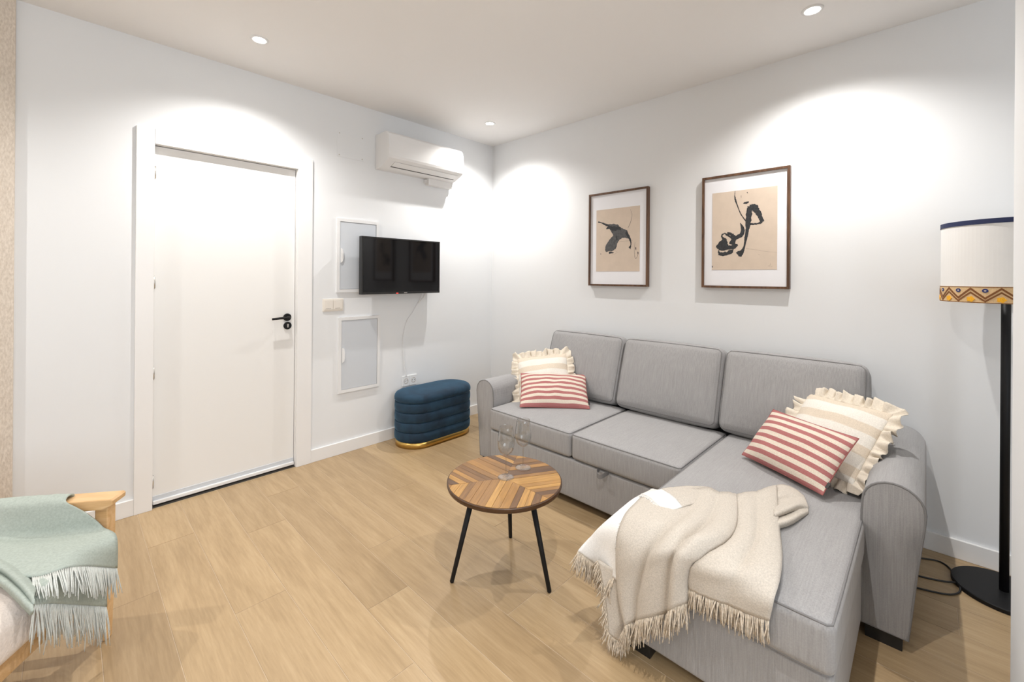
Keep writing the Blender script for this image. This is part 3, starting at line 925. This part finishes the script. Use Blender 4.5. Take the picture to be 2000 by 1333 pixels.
stadium_loft('lid', [(-.014, z), (-.003, z + .002), (.004, z + .010), (.005, z + .026), (.002, z + .040), (-.006, z + .052), (-.020, z + .060), (-.045, z + .0645), (-.09, z + .067), (-.13, z + .068)], MAT['velvet'], ot)

# ------------------------------------------------------------------ round coffee table
TC, TR, TZ = Vector((-1.53, -1.71, 0)), 0.25, 0.40
tb = thing('coffee_table', 'round coffee table with chevron wooden top and three black legs', 'table', TC)
to_obj('top_rim', lathe_mesh('top_rim', [(0, .376), (.242, .376), (.248, .380), (.2505, .388), (.2505, .396), (.248, .3985), (.2455, .3985), (.2455, .394), (0, .394)], 72), MAT['table_edge'], tb, smooth=False)
def clip(poly, nx, ny, c):   # keep nx*x + ny*y <= c
    out = []
    for i in range(len(poly)):
        a, b = poly[i], poly[(i + 1) % len(poly)]
        da, db = nx * a[0] + ny * a[1] - c, nx * b[0] + ny * b[1] - c
        if da <= 0: out.append(a)
        if da * db < 0:
            t = da / (da - db)
            out.append((a[0] + (b[0] - a[0]) * t, a[1] + (b[1] - a[1]) * t))
    return out
circ = [(.2452 * math.cos(2 * PI * k / 64), .2452 * math.sin(2 * PI * k / 64)) for k in range(64)]
rng = random.Random(11)
for bis in (90, -30, 210):
    d = (math.cos(math.radians(bis)), math.sin(math.radians(bis)))
    nrm = (-d[1], d[0])
    sec = circ
    for e, s in ((bis - 60, 1), (bis + 60, -1)):
        ex, ey = math.cos(math.radians(e)), math.sin(math.radians(e))
        sec = clip(sec, ey * s, -ex * s, -0.0002)
    t = -.25 + rng.uniform(-.01, .01)
    while t < .25:
        w = rng.uniform(.022, .036)
        q = clip(sec, nrm[0], nrm[1], t + w - .0005)
        q = clip(q, -nrm[0], -nrm[1], -(t + .0005))
        t += w
        if len(q) < 3: continue
        area = abs(sum(q[i][0] * q[(i + 1) % len(q)][1] - q[(i + 1) % len(q)][0] * q[i][1] for i in range(len(q)))) / 2
        if area < 1e-4: continue
        # sometimes a stave is made of two lengths
        c0 = (sum(p[0] for p in q) / len(q), sum(p[1] for p in q) / len(q))
        zt = .3995 + rng.uniform(0, .0009)
        loc = [((p[0] - c0[0]) * d[0] + (p[1] - c0[1]) * d[1], (p[0] - c0[0]) * nrm[0] + (p[1] - c0[1]) * nrm[1]) for p in q]
        st = to_obj('stave', prism_mesh('stave', loc, 2, -.005, 0.0), MAT['stave'], tb, (c0[0], c0[1], zt), (0, 0, math.radians(bis)))
for a in (155, -82, 37):
    ca, sa = math.cos(math.radians(a)), math.sin(math.radians(a))
    tube('leg', [(.137 * ca, .137 * sa, .377), (.232 * ca, .232 * sa, .004), (.2325 * ca, .2325 * sa, 0.0)], [.0125, .0088, .006], MAT['black_metal'], tb, 14)
    
# wine glasses
def wine_glass(x, y, label):
    t = thing('wine_glass', label, 'wine glass', (x, y, .4006), 0, 'wine glasses on the coffee table')
    bowl_o = [(.0045, .098), (.014, .102), (.026, .112), (.034, .127), (.0375, .145), (.0370, .165), (.0345, .19), (.0315, .212), (.0295, .224)]
    wall = .0012
    bowl = bowl_o + [(.0290, .2246)] + [(max(r - wall, 0.0), zz + (0.0012 if i < 2 else 0)) for i, (r, zz) in reversed(list(enumerate(bowl_o)))][:-1] + [(.006, .0998), (0, .0992)]
    foot = [(0, 0), (.034, 0), (.0362, .0008), (.0362, .0018), (.030, .0032), (.015, .0052), (.006, .0085), (.0038, .016), (.0032, .04), (.0032, .07), (.0036, .09), (.0045, .098)]
    to_obj('bowl', lathe_mesh('bowl', foot + bowl[1:], 40), MAT['glass'], t, smooth=True)
    return t
wine_glass(-1.521, -1.709, 'empty wine glass nearer the centre of the coffee table')
wine_glass(-1.397, -1.698, 'empty wine glass nearer the sofa side of the coffee table')

# ------------------------------------------------------------------ floor lamp
LP = Vector((-0.205, -3.272, 0))
lamp = thing('floor_lamp', 'black floor lamp with white drum shade and patterned yellow trim', 'floor lamp', LP)
to_obj('base', lathe_mesh('base', [(0, 0), (.150, 0), (.153, .003), (.153, .015), (.150, .018), (0, .018)], 64), MAT['black_metal'], lamp, smooth=False)
tube('pole', [(0, 0, .018), (0, 0, 1.36)], .0142, MAT['black_metal'], lamp, 20)
SR = .190
sh = to_obj('shade', lathe_mesh('shade', [(SR, 1.196), (SR, 1.522), (SR - .002, 1.522), (SR - .002, 1.196), (SR, 1.196)], 96), MAT['lamp_white'], lamp, smooth=False)
def band(name, z0, z1, mat, th):
    return to_obj(name, lathe_mesh(name, [(SR + .0003, z0), (SR + th, z0), (SR + th, z1), (SR + .0003, z1), (SR + .0003, z0)], 96), mat, sh)
band('top_trim', 1.505, 1.524, MAT['navy'], .0022)
band('patterned_trim', 1.194, 1.259, MAT['band_tan'], .0020)
def on_cyl(a, zz, r): return Vector((r * math.cos(a), r * math.sin(a), zz))
REP = 14
def ribbon(fn, zw, n, mat, name, r):
    V, F = [], []
    for i in range(n + 1):
        a, zz = fn(i / n)
        for dz, rr in ((-zw, SR), (-zw, r), (zw, r), (zw, SR)):
            V.append(on_cyl(a, zz + dz, rr))
    for i in range(n):
        for k in range(4):
            F.append((4 * i + k, 4 * i + 4 + k, 4 * i + 4 + (k + 1) % 4, 4 * i + (k + 1) % 4))
    return to_obj(name, mesh(name, V, F), mat, sh)
A0 = math.radians(133.0)
def zig(zlo, zhi):
    def fn(t):
        u = t * REP
        fr = u - math.floor(u)
        tri = 1 - abs(2 * fr - 1)
        return A0 + 2 * PI * t, zlo + (zhi - zlo) * tri
    return fn
ribbon(zig(1.213, 1.251), .0042, REP * 10, MAT['band_brown'], 'zigzag_stitch', SR + .0030)
ribbon(zig(1.201, 1.236), .0036, REP * 10, MAT['band_brown'], 'zigzag_stitch', SR + .0030)
ribbon(lambda t: (A0 + 2 * PI * t, 1.2575), .0012, 96, MAT['band_brown'], 'edge_stitch', SR + .0028)
ribbon(lambda t: (A0 + 2 * PI * t, 1.1958), .0012, 96, MAT['band_brown'], 'edge_stitch', SR + .0028)
def medallion(a, zz, r0, r1, mat, name, off):
    V, F = [], []
    n = 14
    c = on_cyl(a, zz, SR + off); ta = Vector((-math.sin(a), math.cos(a), 0)); up = Vector((0, 0, 1)); ou = Vector((math.cos(a), math.sin(a), 0))
    for k in range(n):
        g = 2 * PI * k / n
        w = 1 + (0.18 * math.cos(5 * g) if r0 == 0 else 0)
        V += [c + (ta * math.cos(g) + up * math.sin(g) * .82) * r1 * w, c + (ta * math.cos(g) + up * math.sin(g) * .82) * max(r0, .0001), c - ou * .002 + (ta * math.cos(g) + up * math.sin(g) * .82) * r1 * w]
    for k in range(n):
        j = (k + 1) % n
        F += [(3 * k, 3 * j, 3 * j + 1, 3 * k + 1), (3 * k, 3 * k + 2, 3 * j + 2, 3 * j)]
    return to_obj(name, mesh(name, V, F), mat, sh)
for k in range(REP):
    a = A0 + 2 * PI * k / REP
    medallion(a, 1.243, .0038, .0092, MAT['band_blue'], 'blue_ring', .0034)
    medallion(a, 1.243, 0, .0036, MAT['band_pale'], 'ring_centre', .0032)
    medallion(a + PI / REP, 1.209, 0, .0125, MAT['band_yellow'], 'yellow_flower', .0036)
# spider fitting that holds the shade
for k in range(3):
    a = 2 * PI * k / 3
    tube('shade_spoke', [(0, 0, 1.345), ((SR - .002) * math.cos(a), (SR - .002) * math.sin(a), 1.345)], .0025, MAT['black_metal'], lamp, 6)
cord_pts = [(-.255, -3.130, .004), (-.230, -3.125, .004), (-.150, -3.122, .004), (-.108, -3.085, .004), (-.14, -3.02, .004), (-.20, -2.95, .004), (-.25, -2.935, .004), (-.30, -2.96, .004), (-.305, -3.02, .004), (-.28, -3.09, .004), (-.268, -3.138, .012), (-.32, -3.142, .006), (-.365, -3.115, .004), (-.395, -3.06, .004), (-.42, -2.98, .004)]
tag(to_obj('lamp_cord', (lambda g: mesh('lamp_cord', *g))(tube_geo(crspline([Vector(p) for p in cord_pts], 8), .0035, 8)), MAT['black_plastic'], smooth=True), 'black looped power cord on the floor between sofa arm and lamp base', 'cord')

# ------------------------------------------------------------------ cushions on the sofa
def pillow_geo(w, h, th, n=22, pinch=0.05, wr=0.004, seed=0.0):
    V, F = [], []
    def pt(i, j, sgn):
        u, v = -1 + 2 * i / n, -1 + 2 * j / n
        # spread the rows towards the edges
        u = math.sin(u * PI / 2); v = math.sin(v * PI / 2)
        x = u * (1 - pinch * (1 - v * v)) * w / 2
        z = v * (1 - pinch * (1 - u * u)) * h / 2
        t = max(0.0, (1 - abs(u) ** 2.4)) ** 0.62 * max(0.0, (1 - abs(v) ** 2.4)) ** 0.62
        y = sgn * th / 2 * t
        q = Vector((x, y, z))
        k = noise.noise(q * 14 + Vector((seed, sgn, seed))) * wr * t ** .5
        return Vector((x, y + sgn * k, z))
    idx = {}
    for sgn in (-1, 1):
        for i in range(n + 1):
            for j in range(n + 1):
                edge = i in (0, n) or j in (0, n)
                key = (i, j, 0 if edge else sgn)
                if key not in idx:
                    idx[key] = len(V); V.append(pt(i, j, sgn))
    def g(i, j, s):
        return idx[(i, j, 0 if (i in (0, n) or j in (0, n)) else s)]
    for s in (-1, 1):
        for i in range(n):
            for j in range(n):
                q = (g(i, j, s), g(i + 1, j, s), g(i + 1, j + 1, s), g(i, j + 1, s))
                F.append(q if s < 0 else q[::-1])
    return V, F

def frame_mat(X, Z):
    X = Vector(X).normalized(); Z = Vector(Z); Z = (Z - X * X.dot(Z)).normalized(); Y = Z.cross(X)
    return Matrix(((X.x, Y.x, Z.x), (X.y, Y.y, Z.y), (X.z, Y.z, Z.z)))

def posed_thing(name, label, cat, c, X, Z, group):
    t = thing(name, label, cat, c, 0, group)
    t.rotation_euler = frame_mat(X, Z).to_euler()
    return t

def lumbar(c, X, Z, w, h, label, seed, tag_side):
    t = posed_thing('striped_cushion', label, 'cushion', c, X, Z, 'striped lumbar cushions')
    V, F = pillow_geo(w, h, .125, 24, .03, .010, seed)
    to_obj('cover', mesh('cover', V, F), MAT['red_stripe'], t, smooth=True)
    loop = []
    k = 12
    for s in range(4):
        for i in range(k):
            u = math.sin((-1 + 2 * i / k) * PI / 2)
            if s == 0: q = (u, -1)
            elif s == 1: q = (1, u)
            elif s == 2: q = (-u, 1)
            else: q = (-1, -u)
            loop.append(Vector((q[0] * (1 - .03 * (1 - q[1] ** 2)) * w / 2, 0, q[1] * (1 - .03 * (1 - q[0] ** 2)) * h / 2)))
    tube('seam', loop, .0022, MAT['red_seam'], t, 6, True)
    box('woven_tag', (tag_side * (w / 2 - .004) - .006, -.004, -h / 2 + .03), (tag_side * (w / 2 - .004) + .010, -.0025, -h / 2 + .055), MAT['black_plastic'], t)
    return t

def ruffled(c, X, Z, w, label, seed):
    t = posed_thing('ruffled_cushion', label, 'cushion', c, X, Z, 'ruffled cream cushions')
    V, F = pillow_geo(w, w, .115, 26, .02, .010, seed)
    to_obj('cover', mesh('cover', V, F), MAT['cream_stripe'], t, smooth=True)
    # gathered frill all round
    rng_ = random.Random(int(seed))
    n = 260
    rows = 6
    fw = .052
    V, F = [], []
    ph = [rng_.uniform(0, 6.28) for _ in range(6)]
    hw = w / 2 - .006
    rc = .02
    per = 4 * 2 * hw
    for i in range(n):
        s = i / n
        side = int(s * 4); f = s * 4 - side
        a = -1 + 2 * f
        if side == 0: base, o = Vector((a * hw, 0, -hw)), Vector((0, 0, -1))
        elif side == 1: base, o = Vector((hw, 0, a * hw)), Vector((1, 0, 0))
        elif side == 2: base, o = Vector((-a * hw, 0, hw)), Vector((0, 0, 1))
        else: base, o = Vector((-hw, 0, -a * hw)), Vector((-1, 0, 0))
        # fan out round the corners
        tn = Vector((0, 0, 0))
        if side == 0: tn = Vector((1, 0, 0))
        elif side == 1: tn = Vector((0, 0, 1))
        elif side == 2: tn = Vector((-1, 0, 0))
        else: tn = Vector((0, 0, -1))
        fan = (abs(a) ** 7) * (1 if a > 0 else -1)
        o = (o + tn * fan * 0.95).normalized()
        wv = math.sin(2 * PI * s * 34 + ph[0] + 1.3 * math.sin(2 * PI * s * 9 + ph[1])) + .6 * math.sin(2 * PI * s * 57 + ph[2])
        ww = fw * (1 + .10 * math.sin(2 * PI * s * 21 + ph[3]) + .08 * math.sin(2 * PI * s * 13 + ph[4]))
        for r in range(rows + 1):
            d = r / rows
            amp = .0115 * (0.25 + d) * min(1, d * 3)
            shift = .010 * d * math.cos(2 * PI * s * 34 + ph[5])
            V.append(base + o * (ww * d) + Vector((0, 1, 0)) * (wv * amp) + tn * shift)
    m = rows + 1
    for i in range(n):
        j = (i + 1) % n
        for r in range(rows):
            F.append((i * m + r, j * m + r, j * m + r + 1, i * m + r + 1))
    o_ = to_obj('ruffle', mesh('ruffle', V, F), MAT['ruffle'], t, smooth=True)
    md = o_.modifiers.new('thickness', 'SOLIDIFY'); md.thickness = .0015; md.offset = 0
    return t

MAT['red_seam'] = plain('red_seam', (0.33, 0.11, 0.10), 0.9, nscale=200, var=0.1)
ruffled((-.506, -1.077, .563), (.599, -.794, .140), (.50, .42, .80), .362, 'ruffled cream striped cushion by the sofa arm next to the velvet bench', 3)
lumbar((-.562, -1.216, .514), (.665, -.747, -.008), (.60, .53, .60), .455, .285, 'red and white striped cushion in front of the ruffled cushion near the velvet bench', 1.0, 1)
ruffled((-.487, -2.726, .586), (-.464, -.885, .023), (.615, -.303, .728), .358, 'ruffled cream striped cushion leaning on the chaise arm beside the floor lamp', 8)
lumbar((-.655, -2.628, .548), (-.527, -.850, .016), (.578, -.345, .74), .406, .272, 'red and white striped cushion lying on the chaise', 6.0, 1)

# ------------------------------------------------------------------ cream throw on the chaise
NET_MAIN = [
 [(-1.358, -2.262, 0.447), (-1.119, -2.391, 0.447), (-1.096, -2.460, 0.447), (-1.068, -2.516, 0.447)],
 [(-1.492, -2.276, 0.447), (-1.341, -2.429, 0.447), (-1.313, -2.503, 0.447), (-1.281, -2.579, 0.447)],
 [(-1.556, -2.283, 0.405), (-1.492, -2.428, 0.447), (-1.453, -2.507, 0.447), (-1.417, -2.589, 0.447)],
 [(-1.556, -2.278, 0.324), (-1.556, -2.404, 0.398), (-1.545, -2.495, 0.447), (-1.523, -2.564, 0.447)],
 [(-1.556, -2.285, 0.239), (-1.556, -2.378, 0.311), (-1.556, -2.481, 0.401), (-1.556, -2.534, 0.420)],
 [(-1.556, -2.301, 0.169), (-1.556, -2.362, 0.228), (-1.556, -2.472, 0.325), (-1.556, -2.522, 0.363)],
 [(-1.556, -2.326, 0.113), (-1.556, -2.357, 0.154), (-1.556, -2.464, 0.240), (-1.556, -2.524, 0.303)]]
NET_RIGHT = [
 [(-1.068, -2.516, 0.447), (-0.988, -2.563, 0.447), (-0.870, -2.606, 0.447)],
 [(-1.281, -2.579, 0.447), (-1.197, -2.620, 0.447), (-1.090, -2.658, 0.447)],
 [(-1.417, -2.589, 0.447), (-1.349, -2.651, 0.447), (-1.230, -2.693, 0.447)],
 [(-1.523, -2.564, 0.447), (-1.467, -2.654, 0.447), (-1.362, -2.727, 0.447)],
 [(-1.556, -2.534, 0.420), (-1.543, -2.655, 0.447), (-1.482, -2.747, 0.447)],
 [(-1.556, -2.521, 0.376), (-1.556, -2.643, 0.404), (-1.556, -2.750, 0.428)],
 [(-1.556, -2.525, 0.344), (-1.556, -2.635, 0.355), (-1.556, -2.739, 0.367)]]
NET_WHITE = [
 [(-1.224, -2.248, 0.432), (-1.222, -2.279, 0.434), (-1.230, -2.325, 0.433), (-1.238, -2.368, 0.432)],
 [(-1.351, -2.233, 0.434), (-1.349, -2.268, 0.436), (-1.346, -2.307, 0.434), (-1.332, -2.350, 0.432)],
 [(-1.480, -2.237, 0.436), (-1.468, -2.263, 0.436), (-1.461, -2.295, 0.433), (-1.448, -2.337, 0.430)],
 [(-1.531, -2.205, 0.396), (-1.537, -2.250, 0.402), (-1.548, -2.292, 0.410), (-1.542, -2.339, 0.414)],
 [(-1.562, -2.170, 0.347), (-1.546, -2.215, 0.323), (-1.560, -2.278, 0.326), (-1.548, -2.324, 0.315)],
 [(-1.600, -2.150, 0.309), (-1.549, -2.190, 0.258), (-1.568, -2.278, 0.259), (-1.554, -2.328, 0.251)]]
NET_LOWER = [
 [(-1.575, -2.217, 0.296), (-1.566, -2.266, 0.288), (-1.546, -2.314, 0.266)],
 [(-1.578, -2.244, 0.213), (-1.568, -2.278, 0.207), (-1.546, -2.314, 0.197)],
 [(-1.578, -2.257, 0.132), (-1.568, -2.295, 0.126), (-1.546, -2.324, 0.125)],
 [(-1.580, -2.267, 0.072), (-1.570, -2.290, 0.059), (-1.550, -2.316, 0.051)]]
NET_FLAP = [
 [(-1.321, -2.247, 0.446), (-1.286, -2.278, 0.456), (-1.204, -2.313, 0.452), (-1.129, -2.354, 0.446), (-1.062, -2.410, 0.438)],
 [(-1.354, -2.297, 0.462), (-1.321, -2.325, 0.470), (-1.239, -2.358, 0.462), (-1.158, -2.395, 0.450), (-1.087, -2.438, 0.438)],
 [(-1.382, -2.336, 0.464), (-1.344, -2.365, 0.472), (-1.267, -2.390, 0.464), (-1.199, -2.420, 0.452), (-1.124, -2.456, 0.438)],
 [(-1.391, -2.382, 0.456), (-1.355, -2.401, 0.460), (-1.291, -2.418, 0.455), (-1.222, -2.438, 0.446), (-1.165, -2.466, 0.437)]]
NET_ROLL = [
 [(-0.856, -2.594, 0.436), (-0.824, -2.619, 0.438), (-0.826, -2.659, 0.436), (-0.859, -2.696, 0.432)],
 [(-0.982, -2.622, 0.446), (-0.920, -2.648, 0.447), (-0.895, -2.679, 0.443), (-0.892, -2.707, 0.434)],
 [(-1.025, -2.631, 0.440), (-0.963, -2.657, 0.440), (-0.927, -2.688, 0.440), (-0.924, -2.717, 0.436)],
 [(-1.151, -2.659, 0.462), (-1.079, -2.685, 0.464), (-1.004, -2.705, 0.458), (-0.956, -2.725, 0.440)],
 [(-1.143, -2.657, 0.442), (-1.069, -2.686, 0.442), (-1.007, -2.709, 0.442), (-0.969, -2.728, 0.436)],
 [(-1.206, -2.671, 0.452), (-1.137, -2.702, 0.452), (-1.055, -2.719, 0.446), (-0.985, -2.730, 0.434)],
 [(-1.193, -2.669, 0.432), (-1.130, -2.698, 0.430), (-1.053, -2.717, 0.430), (-0.990, -2.730, 0.430)]]
NET_SAGE = [
 [(-3.229, -0.599, 0.440), (-3.024, -0.742, 0.440), (-2.901, -0.828, 0.440), (-2.843, -0.868, 0.450)],
 [(-3.245, -0.622, 0.512), (-3.040, -0.764, 0.514), (-2.916, -0.850, 0.514), (-2.847, -0.898, 0.512)],
 [(-3.271, -0.659, 0.510), (-3.066, -0.802, 0.512), (-2.943, -0.888, 0.512), (-2.865, -0.942, 0.510)],
 [(-3.060, -0.827, 0.465), (-2.958, -0.898, 0.461), (-2.876, -0.955, 0.464), (-2.813, -0.990, 0.465)],
 [(-3.058, -0.853, 0.440), (-2.957, -0.923, 0.417), (-2.864, -0.982, 0.413), (-2.773, -1.018, 0.413)],
 [(-3.054, -0.898, 0.432), (-2.953, -1.013, 0.428), (-2.858, -1.070, 0.424), (-2.750, -1.060, 0.400)],
 [(-3.045, -0.997, 0.436), (-2.943, -1.117, 0.436), (-2.853, -1.166, 0.432), (-2.746, -1.094, 0.376)],
 [(-3.037, -1.093, 0.436), (-2.932, -1.235, 0.430), (-2.848, -1.221, 0.412), (-2.746, -1.087, 0.296)]]
NET_SAGE_LOWER = [
 [(-2.971, -1.066, 0.410), (-2.917, -1.116, 0.408), (-2.853, -1.193, 0.421), (-2.775, -1.085, 0.343)],
 [(-2.949, -1.208, 0.408), (-2.903, -1.280, 0.424), (-2.848, -1.206, 0.363), (-2.773, -1.099, 0.273)],
 [(-2.927, -1.331, 0.400), (-2.893, -1.290, 0.364), (-2.842, -1.212, 0.291), (-2.772, -1.104, 0.189)]]
NET_SAGE_FOLD = [
 [(-3.050, -0.945, 0.430), (-2.990, -1.073, 0.430), (-2.950, -1.188, 0.428), (-2.922, -1.287, 0.420)],
 [(-3.041, -1.049, 0.450), (-2.986, -1.169, 0.448), (-2.949, -1.272, 0.440), (-2.924, -1.343, 0.425)],
 [(-3.040, -1.052, 0.430), (-2.988, -1.166, 0.430), (-2.951, -1.274, 0.425), (-2.923, -1.360, 0.415)],
 [(-3.033, -1.133, 0.445), (-2.986, -1.227, 0.442), (-2.952, -1.315, 0.432), (-2.924, -1.376, 0.408)],
 [(-3.035, -1.112, 0.424), (-2.989, -1.209, 0.422), (-2.956, -1.301, 0.415), (-2.927, -1.369, 0.395)]]
def bulge_cols(net, per, amps, n_dir, rows_amp):
    """put rounded folds between the valley columns of a net and return a fine grid"""
    base = patch_grid(net, per, 6)
    nr = len(base); nseg = len(net[0]) - 1
    for i in range(nr):
        t = i / (nr - 1) * (len(rows_amp) - 1); k = min(int(t), len(rows_amp) - 2)
        ra = rows_amp[k] + (rows_amp[k + 1] - rows_amp[k]) * (t - k)
        for j in range(len(base[i])):
            sgm = min(j // per, nseg - 1); f = (j - sgm * per) / per
            up = 1.0 if base[i][j].x > -1.535 else 0.25
            d = Vector((-1 + up * .8, .25 * (1 - up), up)).normalized()
            base[i][j] += d * amps[sgm] * ra * (max(0.0, math.sin(PI * f)) ** 0.55)
    return base

def relax(grid, it=3, keep_edges=True):
    nr, nc = len(grid), len(grid[0])
    for _ in range(it):
        new = [[p.copy() for p in r] for r in grid]
        for i in range(nr):
            for j in range(nc):
                if i in (0, nr - 1) or j in (0, nc - 1): continue
                new[i][j] = grid[i][j] * .4 + (grid[i - 1][j] + grid[i + 1][j] + grid[i][j - 1] + grid[i][j + 1]) * .15
        grid = new
    return grid

def hem_points(row, n):
    L_ = [0.0]
    for a, b in zip(row[:-1], row[1:]): L_.append(L_[-1] + (b - a).length)
    out = []
    for i in range(n):
        s = L_[-1] * (i + .5) / n
        k = 0
        while k < len(L_) - 2 and L_[k + 1] < s: k += 1
        t = (s - L_[k]) / max(1e-9, L_[k + 1] - L_[k])
        out.append(row[k] + (row[k + 1] - row[k]) * t)
    return out

th = thing('cream_throw', 'cream woven throw with tan fringe draped over the chaise end', 'throw blanket', (-1.3, -2.45, .42))
def rel(grid, o): return [[p - o.location for p in r] for r in grid]
g_main = relax(bulge_cols(NET_MAIN, 12, [.034, .034, .040], None, [.15, .45, .9, 1, 1, 1, .9]), 2)
g_right = relax(bulge_cols(NET_RIGHT, 12, [.022, .018], None, [.3, .6, .9, .9, .7, .5, .4]), 2)
g_white = relax(patch_grid(NET_WHITE, 8, 8), 1)
g_low = patch_grid(NET_LOWER, 8, 8)
g_flap = patch_grid(NET_FLAP, 8, 8)
g_roll = patch_grid(NET_ROLL, 8, 6)
cloth('blanket', rel(g_main, th), MAT['throw'], th, .006, .002, 60)
cloth('blanket_fold', rel(g_right, th), MAT['throw'], th, .006, .002, 60)
tag(cloth('blanket_corner', rel(g_white, th), MAT['throw_white'], th, .005, .001, 60), 'white underside of the throw')
cloth('blanket_underlayer', rel(g_low, th), MAT['throw'], th, .005, .002, 60)
tag(cloth('turned_hem', rel([r[:13] for r in g_flap], th), MAT['throw_white'], th, .006, .002, 60), 'white turned-over hem')
cloth('blanket_ridge', rel([r[12:] for r in g_flap], th), MAT['throw'], th, .006, .002, 60)
cloth('rolled_end', rel(g_roll, th), MAT['throw'], th, .006, .001, 60)
def add_fringe(row, n, length, mat, parent, d=(0, 0, -1), seed=1, rad=.0017, jit=.22, per=1, d2=None):
    pts = hem_points(row, n)
    ds = [Vector(d).lerp(Vector(d2 or d), i / (n - 1)) for i in range(n)]
    return fringe('fringe', [p - parent.location for p in pts], ds, mat, parent, length, rad, jit, per, seed)
add_fringe(g_main[-1], 95, .075, MAT['throw_fringe'], th, (-.15, .05, -1), 1, .0018, .22, 2)
add_fringe(g_right[-1], 60, .062, MAT['throw_fringe'], th, (-.10, 0, -1), 2, .0018, .22, 2)
add_fringe(g_white[-1][:17], 70, .075, MAT['throw_fringe'], th, (-.25, .25, -1), 3, .0018, .25, 2)
add_fringe(g_low[-1], 30, .05, MAT['throw_fringe'], th, (-.15, .1, -1), 4, .0018, .3, 2)
add_fringe([r[0] for r in g_low], 60, .05, MAT['throw_fringe'], th, (-.2, .5, -1), 5, .0018, .3, 1)
add_fringe([r[0] for r in g_flap], 90, .014, MAT['throw_white'], th, (-.6, 0, -.2), 6, .0013, .5)
add_fringe(g_white[0][:10] , 30, .014, MAT['throw_white'], th, (-.3, .6, .1), 7, .0013, .5)
add_fringe([r[0] for r in g_main[8:]], 110, .008, MAT['throw_white'], th, (-.6, .6, -.1), 8, .0010, .6)

# ------------------------------------------------------------------ wooden armchair at the left
CH = Vector((-3.18, -1.054, 0)); CA = math.atan2(-.57, .82)
ch = thing('armchair', 'pine-framed armchair with off-white boucle cushions', 'armchair', CH, CA)
pine = MAT['pine']
for sx in (.285, -.30):
    for sy in (-.31, .31):
        V = []
        for z_, w_ in ((0, .015), (.24, .020), (.474, .020)):
            dx = 0 if sx > 0 else -.05 * (1 - z_ / .474)
            V += [Vector((sx + dx + a * w_, sy + b * w_, z_)) for a, b in ((-1, -1), (1, -1), (1, 1), (-1, 1))]
        F = [(3, 2, 1, 0), (8, 9, 10, 11)]
        for r in range(2):
            for k in range(4): F.append((4 * r + k, 4 * r + (k + 1) % 4, 4 * r + 4 + (k + 1) % 4, 4 * r + 4 + k))
        bm = bmesh.new(); tmp = mesh('t', V, F); bm.from_mesh(tmp)
        bmesh.ops.bevel(bm, geom=[e for e in bm.edges], offset=.004, segments=2, profile=.5, affect='EDGES')
        to_obj('leg', bm_mesh('leg', bm), pine, ch)
for sy in (-.31, .31):
    prof = [(-.36, .467), (.296, .467), (.320, .478), (.327, .484), (.328, .497), (.322, .503), (-.36, .503)]
    to_obj('armrest', prism_mesh('armrest', prof, 1, sy - .034, sy + .034, .004, 2), pine, ch)
    box('side_rail', (-.30, sy - .012, .205), (.285, sy + .012, .255), pine, ch, .003)
box('front_rail', (.275, -.31, .205), (.300, .31, .258), pine, ch, .004)
box('back_rail', (-.312, -.31, .205), (-.288, .31, .255), pine, ch, .004)
soft_box('seat_cushion', (.58, .56, .135), .04, (.010, .0, .012), MAT['boucle'], ch, (.035, 0, .327), m=10, wrinkle=.004)
soft_box('back_cushion', (.15, .56, .50), .05, (.02, .0, .01), MAT['boucle'], ch, (-.285, 0, .62), (0, math.radians(-14), 0), m=10, wrinkle=.004)
for sy in (-.2, 0, .2):
    tube('back_slat', [(-.30, sy, .24), (-.44, sy, .84)], .011, pine, ch, 8)
box('top_rail', (-.455, -.31, .82), (-.425, .31, .87), pine, ch, .006)

sg = thing('sage_throw', 'sage green wool throw with pale fringe draped over the armchair arm', 'throw blanket', (-2.95, -1.05, .42))
g_s = relax(patch_grid(NET_SAGE, 10, 8), 1)
g_sl = patch_grid(NET_SAGE_LOWER, 10, 8)
g_sf = patch_grid(NET_SAGE_FOLD, 8, 6)
cloth('blanket', rel(g_s, sg), MAT['sage'], sg, .005, .002, 40)
cloth('blanket_underlayer', rel(g_sl, sg), MAT['sage'], sg, .005, .001, 40)
cloth('blanket_fold', rel(g_sf, sg), MAT['sage'], sg, .006, .001, 40)
add_fringe(g_s[-1][10:], 66, .085, MAT['sage_fringe'], sg, (.05, -1.0, .10), 11, .0016, .10, 2, (.05, -.05, -1))
add_fringe(g_sl[-1], 62, .115, MAT['sage_fringe'], sg, (.04, -.02, -1), 12, .0016, .12, 2)
